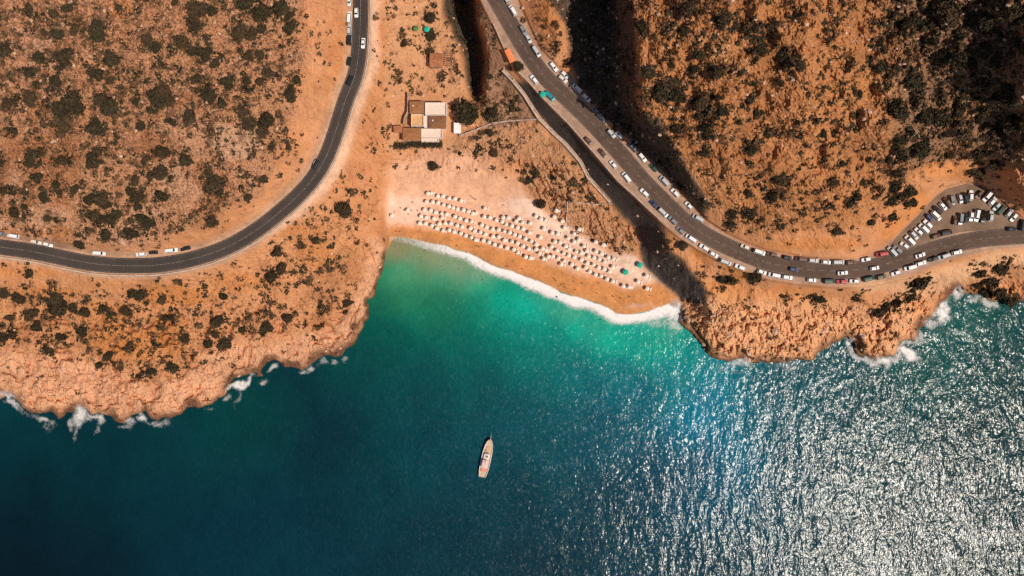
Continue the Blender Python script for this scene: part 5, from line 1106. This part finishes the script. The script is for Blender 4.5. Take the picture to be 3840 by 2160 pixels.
for i, (u, v, r, lab) in enumerate(TREES):
    z = zat(u, v); R = r * mpp(z + 2) * 1.05; hgt = R * 1.15
    x, y, _ = un(u, v, z + hgt * .8)
    e = tag(link('tree', None, None, (x, y, z), (0, 0, i * 1.3)), lab, 'tree')
    link('crown', TREEC[i % 3], e, (0, 0, hgt * .35), None, (R, R, hgt * .85)); link('trunk', TRUNKM, e, (0, 0, 0), None, (R * .8, R * .8, hgt * .75))
# clipped hedge under the terrace
hv = []; 
h = crown_mesh(300, 2200, 40, .035, .8)
r_ = np.random.default_rng(5); vs = []; fs = []
for _ in range(2600):
    u = r_.uniform(1480, 1660); v = 543 + r_.normal() * 6.5 + (5 if u < 1530 else 0); p = np.array(gp(u, v)) + np.array([0, 0, r_.uniform(.1, 1.7)])
    nrm = r_.normal(size=3); nrm[2] += .8; nrm /= np.linalg.norm(nrm); t = np.cross(nrm, r_.normal(size=3)); t /= np.linalg.norm(t); w = np.cross(nrm, t); s = .28
    o = len(vs); vs += [tuple(p + t * s), tuple(p + w * s * .7), tuple(p - t * s), tuple(p - w * s * .7)]; fs.append((o, o + 1, o + 2, o + 3))
me = bpy.data.meshes.new('hedge'); me.from_pydata(vs, [], fs); me.materials.append(M_BUSH)
tag(link('hedge', me), 'dark hedge along the seaward foot of the beach house terrace', 'hedge')

# low scrub: thousands of little clumps nobody could count
def scatter(n_try, dens, rmin, rmax):
    u = rng.uniform(-80, 3920, n_try); v = rng.uniform(-80, 1500, n_try)
    i = np.clip(np.searchsorted(U, u), 0, len(U) - 1); j = np.clip(np.searchsorted(V, v), 0, len(V) - 1)
    k_ = rng.random(n_try) < dens[i, j]
    u, v, i, j = u[k_], v[k_], i[k_], j[k_]; z = Z[i, j]; kk = (H - z) / F
    return np.stack([(u - 1920) * kk, (1080 - v) * kk, z], 1), rng.uniform(0, 1, len(u)) ** 2 * (rmax - rmin) + rmin
clump = np.clip(fbm(PU, PV, 55, 91, 3) * 1.3 + .45, 0, 1)
dens = np.where((sd > 12) & (s_pl < -6) & (d_l > 42) & (s_sand < 6), scrub ** 1.3 * clump, 0)
for (u_, v_, r_) in BB:
    i0, i1 = np.searchsorted(U, [u_ - r_ * 2.2, u_ + r_ * 2.2]); j0, j1 = np.searchsorted(V, [v_ - r_ * 2.2, v_ + r_ * 2.2])
    if i1 > i0 and j1 > j0:
        dd = np.hypot(PU[i0:i1, j0:j1] - u_, PV[i0:i1, j0:j1] - v_) / r_
        dens[i0:i1, j0:j1] = np.maximum(dens[i0:i1, j0:j1], .85 * smooth(1.9, .8, dd + wob[i0:i1, j0:j1] * .6) * (s_pl[i0:i1, j0:j1] < -8) * (d_l[i0:i1, j0:j1] > 44))
dens[(s_house > -4)] = 0
Cc, Rr = scatter(78000, dens, .28, 1.7)
for (u_, v_, r_) in BB[292:]:
    for _ in range(7):
        a_ = random.uniform(0, 6.28); q_ = gp(u_ + r_ * .6 * math.cos(a_), v_ + r_ * .6 * math.sin(a_)); Cc = np.vstack([Cc, [tuple(q_)]]); Rr = np.append(Rr, r_ * .065)
K_ = 16; n0 = len(Cc)
d = rng.normal(size=(n0, K_, 3)); d[..., 2] = np.abs(d[..., 2]) * .8; d /= np.linalg.norm(d, axis=2, keepdims=True)
ctr = Cc[:, None] + d * Rr[:, None, None] * rng.uniform(.5, 1, (n0, K_, 1)) * np.array([1, 1, .7])
t = np.cross(d + rng.normal(size=d.shape) * .5, rng.normal(size=d.shape)); t /= np.linalg.norm(t, axis=2, keepdims=True); w = np.cross(d, t)
s = (Rr[:, None, None] * rng.uniform(.25, .5, (n0, K_, 1)))
q = np.stack([ctr + t * s, ctr + w * s * .8, ctr - t * s, ctr - w * s * .8], 2).reshape(-1, 3)
def quads(name, q, n):
    me = bpy.data.meshes.new(name); me.vertices.add(len(q)); me.vertices.foreach_set('co', q.ravel().astype(np.float32))
    m_ = len(q) // n; me.loops.add(len(q)); me.loops.foreach_set('vertex_index', np.arange(len(q), dtype=np.int32)); me.polygons.add(m_); me.polygons.foreach_set('loop_start', np.arange(0, len(q), n, dtype=np.int32)); me.update(calc_edges=True); return me
me = quads('scrub', q, 4)
tone = np.repeat(np.where(rng.random(n0) < .45, rng.uniform(0, .3, n0), rng.uniform(.3, 1, n0)), K_ * 4); flt_attr(me, 'tone', tone)
mt, nt, b = new_mat('dry_scrub', .85, .15); n = N(nt); tn = n.attr('tone')
n.put(b.inputs['Base Color'], n.mix(n.ramp(tn, .25, 1), n.mix(n.ramp(tn, 0, .3), (.026, .023, .014), (.060, .045, .024)), (.17, .085, .042))); me.materials.append(mt)
tag(link('scrub', me), 'low dry scrub scattered over the hillsides', 'scrub', kind='stuff')
# loose pale stones
dens = np.where((sd > 8) & (s_pl < -6) & (d_l > 42) & (s_sand < 4), np.clip(.25 * scrub + .5 * rock, 0, 1) * clump[::-1, ::-1], 0); dens[(s_house > -4)] = 0
Cc, Rr = scatter(22000, dens, .18, .95); n0 = len(Cc)
base = np.array([(1, 0, 0), (.3, .95, .1), (-.8, .6, 0), (-.8, -.6, .1), (.3, -.95, 0), (.1, .1, .75)]); fcs = [(0, 1, 5), (1, 2, 5), (2, 3, 5), (3, 4, 5), (4, 0, 5)]
on_crag = (Cc[:, 0] > 70) & (Cc[:, 1] < -4); Rr = np.where(on_crag, Rr * 1.7, Rr)
pv = base[None] * rng.uniform(.6, 1.3, (n0, 6, 3)); a = rng.uniform(0, 6.28, n0); ca, sa = np.cos(a), np.sin(a)
pv = np.stack([pv[..., 0] * ca[:, None] - pv[..., 1] * sa[:, None], pv[..., 0] * sa[:, None] + pv[..., 1] * ca[:, None], pv[..., 2]], 2) * Rr[:, None, None] + Cc[:, None] - np.array([0, 0, .06])
q = np.stack([pv[:, list(f)] for f in fcs], 1).reshape(-1, 3)
me = quads('loose_rocks', q, 3); flt_attr(me, 'tone', np.repeat(rng.random(n0), 15))
mt, nt, b = new_mat('pale_stone', .9, .15); n = N(nt); tn = n.attr('tone')
n.put(b.inputs['Base Color'], n.mix(tn, (.40, .22, .13), (.64, .42, .31))); me.materials.append(mt)
tag(link('loose_rocks', me), 'pale loose stones strewn over the slopes', 'rocks', kind='stuff')

# ------------------------------------------------------------------ light and camera
AZ, EL = math.radians(124), math.radians(55.5)          # azimuth clockwise from +Y
sd_ = Vector((math.sin(AZ) * math.cos(EL), math.cos(AZ) * math.cos(EL), math.sin(EL)))
sun = bpy.data.lights.new('sun', 'SUN'); sun.energy = 4.2; sun.angle = math.radians(.53); sun.color = (1, .91, .79)
link('sun', sun, None, (0, 0, 600), (-sd_).to_track_quat('-Z', 'Y').to_euler())
w_ = bpy.data.worlds.new('World'); SC.world = w_; w_.use_nodes = True; nt = w_.node_tree
sky = nt.nodes.new('ShaderNodeTexSky'); sky.sky_type = 'NISHITA'; sky.sun_disc = False; sky.sun_elevation = EL; sky.sun_rotation = AZ; sky.dust_density = 1.2
bg = nt.nodes['Background']; nt.links.new(sky.outputs[0], bg.inputs[0]); bg.inputs[1].default_value = .065
cam = bpy.data.cameras.new('camera'); cam.sensor_width = 36; cam.lens = 36 * F / 3840; cam.clip_start = 1; cam.clip_end = 4000
SC.camera = link('camera', cam, None, (0, 0, H), (0, 0, 0))
vs_ = SC.view_settings; vs_.view_transform = 'Standard'; vs_.look = 'None'; vs_.gamma = 1; vs_.exposure = 0.0; vs_.use_curve_mapping = False
SC.cycles.max_bounces = 4; SC.cycles.use_denoising = False if hasattr(SC.cycles, 'use_denoising') else None
